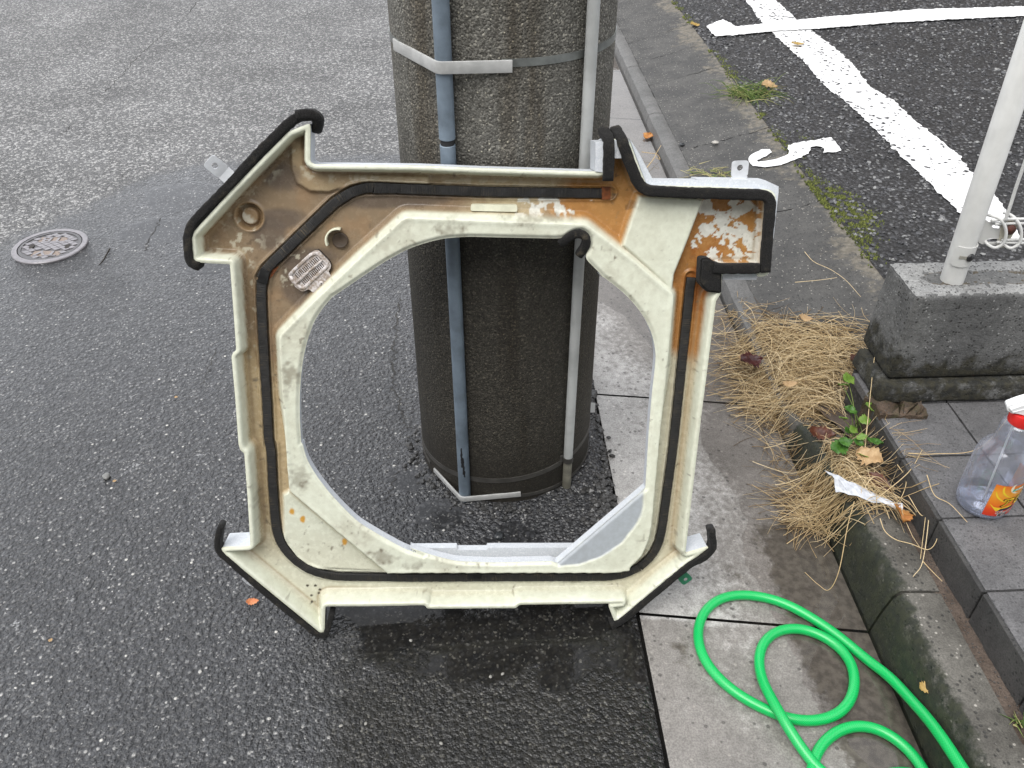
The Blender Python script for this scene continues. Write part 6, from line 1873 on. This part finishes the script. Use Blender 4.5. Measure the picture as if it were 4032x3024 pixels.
# ---- green weed between kerb and tiles
weed = empty('weed', (*[(0.6870,1.2303)][0], 0.085))
tag(weed, 'leafy green weed growing out of the gap beside the kerb', 'weed')
wl = weed.location.copy()
wr = random.Random(5)
stems = []
for k, (pz, zz, L, W, rz, tl, mt) in enumerate([("a", 0, 0, 0, 0, 0, None)] * 0 + [
        ([(0.6737,1.3136)][0], 0.165, 0.036, 0.017, 20, 20, L_LIME), ([(0.6622,1.3035)][0], 0.158, 0.026, 0.012, 150, 25, L_LIME), ([(0.6982,1.2381)][0], 0.155, 0.040, 0.012, -12, 10, L_LIME),
        ([(0.6658,1.2526)][0], 0.135, 0.030, 0.016, 70, 15, L_GRN), ([(0.6436,1.2275)][0], 0.135, 0.026, 0.012, 200, 25, L_LIME), ([(0.6808,1.2183)][0], 0.138, 0.032, 0.014, 10, 18, L_LIME), ([(0.6611,1.2115)][0], 0.12, 0.028, 0.012, 40, 25, L_LIME),
        ([(0.6204,1.1605)][0], 0.118, 0.046, 0.021, 10, 12, L_GRN), ([(0.6310,1.1669)][0], 0.128, 0.034, 0.014, 0, 10, L_GRN), ([(0.6553,1.1669)][0], 0.128, 0.026, 0.013, 60, 15, L_GRN), ([(0.6804,1.1588)][0], 0.135, 0.038, 0.019, -20, -18, L_GRN), ([(0.6615,1.1722)][0], 0.136, 0.028, 0.009, 10, 10, L_LIME), ([(0.6598,1.1433)][0], 0.115, 0.034, 0.013, -55, -20, L_LIME), ([(0.6550,1.2176)][0], 0.112, 0.022, 0.011, 20, 20, L_GRN)]):
    V, F = leaf_mesh(L * 0.8, W * 0.8, 0.3, 0.9, 50 + k, 0.35)
    o = mesh_obj('weed_leaf', V, F, mt, weed, smooth=True)
    o.modifiers.new('thick', 'SOLIDIFY').thickness = 0.0004
    o.location = (pz[0] - wl.x, pz[1] - wl.y, zz - wl.z); o.rotation_euler = (R(tl), R(wr.uniform(-15, 15)), R(rz))
    b = Vector((wr.uniform(-0.012, 0.012), wr.uniform(-0.03, 0.03), -0.005)); e = o.location - Vector((0, 0, 0.001))
    stems.append((spline([b, (b + e) / 2 + Vector((0, 0.006, 0.008)), e], 5), 0.0011, 0.0007, wr.uniform(0.2, 0.7)))
blades('stems', stems, M_GRASS, weed, 5)


# ---- grass tufts
def tuft(loc, n, L, spread, label, seed, tone=0.45, lay=0.6):
    r2 = random.Random(seed); lst = []
    for k in range(n):
        a = r2.uniform(0, 6.28); el = r2.uniform(0.15, 1.25) * lay; ln = L * r2.uniform(0.4, 1.0); b = (r2.gauss(0, spread), r2.gauss(0, spread * 0.7), 0)
        pts = []
        for i in range(6):
            t_ = i / 5; h = ln * t_
            pts.append((b[0] + math.cos(a) * h * math.cos(el), b[1] + math.sin(a) * h * math.cos(el), max(0.001, math.sin(el) * h - 0.75 * ln * t_ ** 2.4 * math.cos(el) * 0.6)))
        lst.append((pts, r2.uniform(0.0011, 0.0021), 0.0003, min(1, max(0, r2.gauss(tone, 0.27)))))
    o = blades('grass_tuft', lst, M_GRASS, None, 3)
    o.location = loc
    tag(o, label, 'grass tuft')
    return o


tuft(at([(0.9257,3.2439)][0], Z_LOT), 210, 0.15, 0.045, 'green and straw coloured grass tuft where the apron meets the parking asphalt', 3, 0.5, 0.65)
tuft(at([(0.7093,0.6215)][0], Z_KERB), 16, 0.03, 0.005, 'tiny bright green grass sprig on the near kerb by the edge tiles', 4, 0.35, 0.8)
tuft(at([(0.6618,2.5714)][0], 0.045), 60, 0.07, 0.05, 'dry brown grass behind the upper right corner of the pan', 6, 0.95, 0.3)


# ---- moss along the asphalt edge
def moss_obj():
    r2 = random.Random(9)
    V = []; F = []; T = []
    spots = [(0.8491,4.6424),(0.8592,4.5402),(0.8670,4.3780),(0.8681,4.2852),(0.8816,3.7912),(0.8920,3.7300),(0.9022,3.6703),(0.9039,3.5894),(0.9125,3.5113),(0.9128,3.4466),(0.9208,3.0158),(0.9332,2.9902),(0.9311,2.8588),(0.9301,2.7964),(0.9330,2.7510),(0.9329,2.5398),(0.9346,2.4876),(0.9381,2.4432),(0.9432,2.3878),(0.9636,2.3519),(0.9923,2.3285),(1.0003,2.3053),(0.9613,2.2939),(0.9710,2.2600),(0.9903,2.2269),(0.9995,2.1944),(1.0288,2.1944),(0.9667,2.1838),(0.9775,2.1419),(0.9798,2.0911),(0.9742,2.0323),(0.9640,1.9485),(0.9377,2.2489),(1.0203,2.7736),(0.9537,2.6777),(0.6040,2.8430),(0.5972,2.9902),(0.9462,2.6921)]
    wts = [1.0] * len(spots)
    for i in (17, 18, 19, 20, 21, 22, 23, 24, 25, 26, 27, 28, 29): wts[i] = 2.6
    for (cx, cy), w in zip(spots, wts):
        for k in range(int(130 * w)):
            if mnoise.noise(Vector((cx * 30 + k * 0.01, cy * 30, 0))) < -0.25: continue
            rr = r2.gauss(0, 0.014 * math.sqrt(w)); x = cx + rr; y = cy + r2.gauss(0, 0.022 * math.sqrt(w))
            if mnoise.noise(Vector((x * 38, y * 38, 5))) < -0.05: continue
            z = Z_LOT - 0.002
            if x < xa(y) - 0.02: continue
            h = r2.uniform(0.003, 0.009); s_ = r2.uniform(0.0018, 0.0042); o = len(V); a0 = r2.random() * 6
            for q in range(4):
                V.append((x + s_ * math.cos(a0 + q * 1.571), y + s_ * math.sin(a0 + q * 1.571), z))
            V.append((x + r2.gauss(0, 0.002), y + r2.gauss(0, 0.002), z + h))
            F += [(o, o + 1, o + 4), (o + 1, o + 2, o + 4), (o + 2, o + 3, o + 4), (o + 3, o, o + 4)]
            t_ = r2.random(); T += [t_ * 0.6] * 4 + [t_]
    me = fast_mesh('moss', np.array(V), np.array(F), True)
    me.materials.append(grass_mat('green_moss', [(0.03, 0.035, 0.008), (0.07, 0.085, 0.016), (0.13, 0.15, 0.03), (0.22, 0.23, 0.06)], 0.85))
    a = me.attributes.new('tone', 'FLOAT', 'POINT'); a.data.foreach_set('value', np.array(T, np.float32))
    return link(bpy.data.objects.new('moss', me))


tag(moss_obj(), 'green moss along the broken edge of the parking asphalt', kind='stuff')


# ---- loose chippings standing proud in the lot asphalt
def p_lot(r2):
    while True:
        y = 1.45 + (r2.random() ** 0.8) * 3.9; x = xa(y) + r2.random() ** 1.1 * 2.0
        if x < 0.30 + 0.56 * (y + 0.2) + 0.25: return x, y, Z_LOT + 0.0008


def chip_mat():
    t = NT('stone_chippings'); n = t.noise(22, 2); v = t.vor(75); rc = t.n('SeparateColor', i0=v.outputs['Color'])
    c = t.ramp(rc.outputs[0], [(0, (0.02, 0.02, 0.021)), (0.5, (0.045, 0.045, 0.048)), (0.82, (0.10, 0.10, 0.105)), (1, (0.26, 0.26, 0.25))])
    return t.bsdf(Base_Color=c, Roughness=0.55, Coat_Weight=0.3, Coat_Roughness=0.25)


lump('lot_chippings', 9000, p_lot, 0.0050, 0.0105, chip_mat(), 15, 'coarse dark stone chippings in the parking asphalt', zsc=0.55)

# ---- pebbles and twigs
M_PEB = plain('dark_wet_pebble', (0.03, 0.033, 0.035), 0.3, 0.4, 90); M_PEBC = plain('stone_chip', (0.30, 0.29, 0.26), 0.5, 0.3, 90); M_PEBP = plain('pale_pebble', (0.42, 0.40, 0.36), 0.5, 0.3, 90)


def pebble(p_, z, s_, mat, label, seed, group=None):
    bm = bmesh.new(); bmesh.ops.create_icosphere(bm, subdivisions=2, radius=1.0)
    for v in bm.verts: v.co = v.co * (1 + 0.25 * mnoise.noise(v.co * 1.3 + Vector((seed, 0, 0)))) * s_; v.co.z *= 0.6; v.co.x *= 1.3
    o = bm_obj('pebble', bm, mat, None, smooth=True); o.location = (p_[0], p_[1], z + s_ * 0.4); o.rotation_euler = (0, 0, seed); tag(o, label, 'pebble', group); return o


pebble([(-0.0245,1.0436)][0], 0.002, 0.008, M_PEB, 'dark blue-grey pebble on the tarmac seen through the pan opening', 1.0)
pebble([(-0.8187,1.2032)][0], 0.001, 0.0075, plain('grey_pebble', (0.20, 0.20, 0.19), 0.4, 0.3, 90), 'flat grey pebble on the wet road left of the pan', 2.0)
pebble([(0.7146,2.8183)][0], 0.052, 0.010, M_PEBP, 'pale rounded pebble on the apron above the metal tab', 3.0)
pebble([(0.6056,2.8510)][0], 0.032, 0.009, M_PEB, 'black pebble on the low kerb behind the pan', 4.0)
CHIPS = ['pale stone chip in front of the pan, right one of a close pair', 'pale stone chip in front of the pan, left one of a close pair', 'pale stone chip just below the middle of the pan bottom rim', 'pale stone chip furthest left on the road below the pan', 'pale stone chip second from left on the road below the pan', 'pale stone chip lowest on the road below the pan']
for k, p_ in enumerate([(-0.0151,0.7574),(-0.0340,0.7525),(-0.1677,0.8195),(-0.2589,0.6695),(-0.2219,0.6730),(-0.1055,0.6416)]):
    pebble(p_, 0.0, 0.0024, M_PEBC, CHIPS[k], 10.0 + k, 'pale stone chips in front of the pan')
tw = blades('twig', [([(*p_, z) for p_, z in zip([(-1.1699,2.1411),(-1.1679,2.1122),(-1.1649,2.0790),(-1.1655,2.0513)], (0.006, 0.005, 0.004, 0.004))], 0.0026, 0.0016, 0.1)], grass_mat('wet_dark_twig', [(0.02, 0.015, 0.01), (0.035, 0.025, 0.018)]), None, 6)
tag(tw, 'short dark twig on the road right of the iron cover', 'twig')
tw = blades('twig', [(spline([(*p_, z) for p_, z in zip([(0.4678,2.7298),(0.4976,2.7890),(0.5161,2.8346),(0.5370,2.8814)], (0.0, 0.006, 0.012, 0.02))], 5), 0.0018, 0.0009, 0.6), (spline([(*p_, 0.006) for p_ in [(0.4652,2.8552),(0.4928,2.8449),(0.5161,2.8346),(0.5220,2.7890),(0.5078,2.8040)]], 6), 0.0012, 0.0008, 0.6)], M_STRAW, None, 5)
tag(tw, 'bent dry twig lying in the gutter water behind the pan', 'twig')
bm = bmesh.new(); solid(bm, [(-0.006, -0.010), (0.006, -0.010), (0.007, 0.012), (-0.005, 0.012)], (), 0, 0.0008, Matrix.Translation((*[(0.1760,1.4017)][0], 0.018)) @ Matrix.Rotation(R(60), 4, 'X'))
tg = bm_obj('paper_tag', bm, plain('white_paper', (0.62, 0.62, 0.6), 0.6, 0.1), None); tag(tg, 'small white paper tag on the tarmac behind the pole', 'litter')


# ================================================================== two houses mirrored in the wet ground, one unseen building added against skylight
def house(name, x0, x1, y0, y1, h, wallc, roofc, label, face, ov=0.5):
    b = empty(name, ((x0 + x1) / 2, (y0 + y1) / 2, 0))
    ox, oy = b.location.x, b.location.y
    mw = concrete_mat(name + '_render', wallc, tuple(c_ * 1.15 for c_ in wallc), bump=0.3)
    mr = plain(name + '_roof_tiles', roofc, 0.5, 0.2, 6)
    mg = plain('window_glass', (0.03, 0.035, 0.04), 0.08, 0.1); mf = plain('window_frame_metal', (0.18, 0.17, 0.16), 0.4, 0.1)
    bm = bmesh.new(); box(bm, x0 - ox, x1 - ox, y0 - oy, y1 - oy, -0.05, h); bm_obj('wall', bm, mw, b)
    bm = bmesh.new(); rz = h + (1.3 if h > 3 else 0.9); a0, a1, c0_, c1_ = x0 - ox - ov, x1 - ox + ov, y0 - oy - ov, y1 - oy + ov
    vv = [bm.verts.new(p_) for p_ in ((a0, c0_, h - 0.05), (a1, c0_, h - 0.05), (a1, c1_, h - 0.05), (a0, c1_, h - 0.05), (a0, c0_, h + 0.08), (a1, c0_, h + 0.08), (a1, c1_, h + 0.08), (a0, c1_, h + 0.08), ((a0 + a1) / 2, c0_, rz), ((a0 + a1) / 2, c1_, rz))]
    for q_ in ((3, 2, 1, 0), (0, 1, 5, 4), (1, 2, 6, 5), (2, 3, 7, 6), (3, 0, 4, 7), (4, 5, 8), (6, 7, 9), (5, 6, 9, 8), (7, 4, 8, 9)): bm.faces.new([vv[i] for i in q_])
    bm_obj('roof', bm, mr, b)
    for zc in (1.5, 4.3):
        if zc + 0.8 > h: continue
        for f_ in (0.25, 0.7):
            bm = bmesh.new(); bg_ = bmesh.new()
            if face == 'x':
                yc = y0 - oy + (y1 - y0) * f_; xx = x0 - ox
                solid(bm, [(-0.75, -0.6), (0.75, -0.6), (0.75, 0.6), (-0.75, 0.6)], [[(-0.68, -0.53), (0.68, -0.53), (0.68, 0.53), (-0.68, 0.53)]], 0, 0.05, Matrix(((0, 0, -1, xx), (1, 0, 0, yc), (0, 1, 0, zc), (0, 0, 0, 1))))
                solid(bg_, [(-0.69, -0.54), (0.69, -0.54), (0.69, 0.54), (-0.69, 0.54)], (), 0.01, 0.02, Matrix(((0, 0, -1, xx), (1, 0, 0, yc), (0, 1, 0, zc), (0, 0, 0, 1))))
            else:
                xc = x0 - ox + (x1 - x0) * f_; sg = -1 if face == '-y' else 1; yy = (y0 if sg < 0 else y1) - oy
                MM = Matrix(((1, 0, 0, xc), (0, 0, sg, yy), (0, 1, 0, zc), (0, 0, 0, 1)))
                solid(bm, [(-0.75, -0.6), (0.75, -0.6), (0.75, 0.6), (-0.75, 0.6)], [[(-0.68, -0.53), (0.68, -0.53), (0.68, 0.53), (-0.68, 0.53)]], 0, 0.05, MM); solid(bg_, [(-0.69, -0.54), (0.69, -0.54), (0.69, 0.54), (-0.69, 0.54)], (), 0.01, 0.02, MM)
            w_ = bm_obj('window', bm, mf, b); bm_obj('pane', bg_, mg, w_)
    tag(b, label, 'house')
    return b


house('corner_house', 2.65, 9.5, 5.9, 12.0, 8.2, (0.16, 0.12, 0.09), (0.05, 0.05, 0.055), 'brown house beyond the parking lot, seen only as a dark reflection in the gutter', '-y', ov=0.25)
house('street_house', 0.9, 8.0, 13.5, 20.0, 2.5, (0.14, 0.09, 0.07), (0.06, 0.045, 0.04), 'low house at the end of the street, mirrored in the far gutter water', '-y')
house('skylight_blocker', -7.0, 7.5, -12.0, -5.0, 4.6, (0.34, 0.33, 0.31), (0.08, 0.08, 0.085), 'unseen grey building added behind the camera to block skylight', 'y')  # added out of view to cut skylight from behind
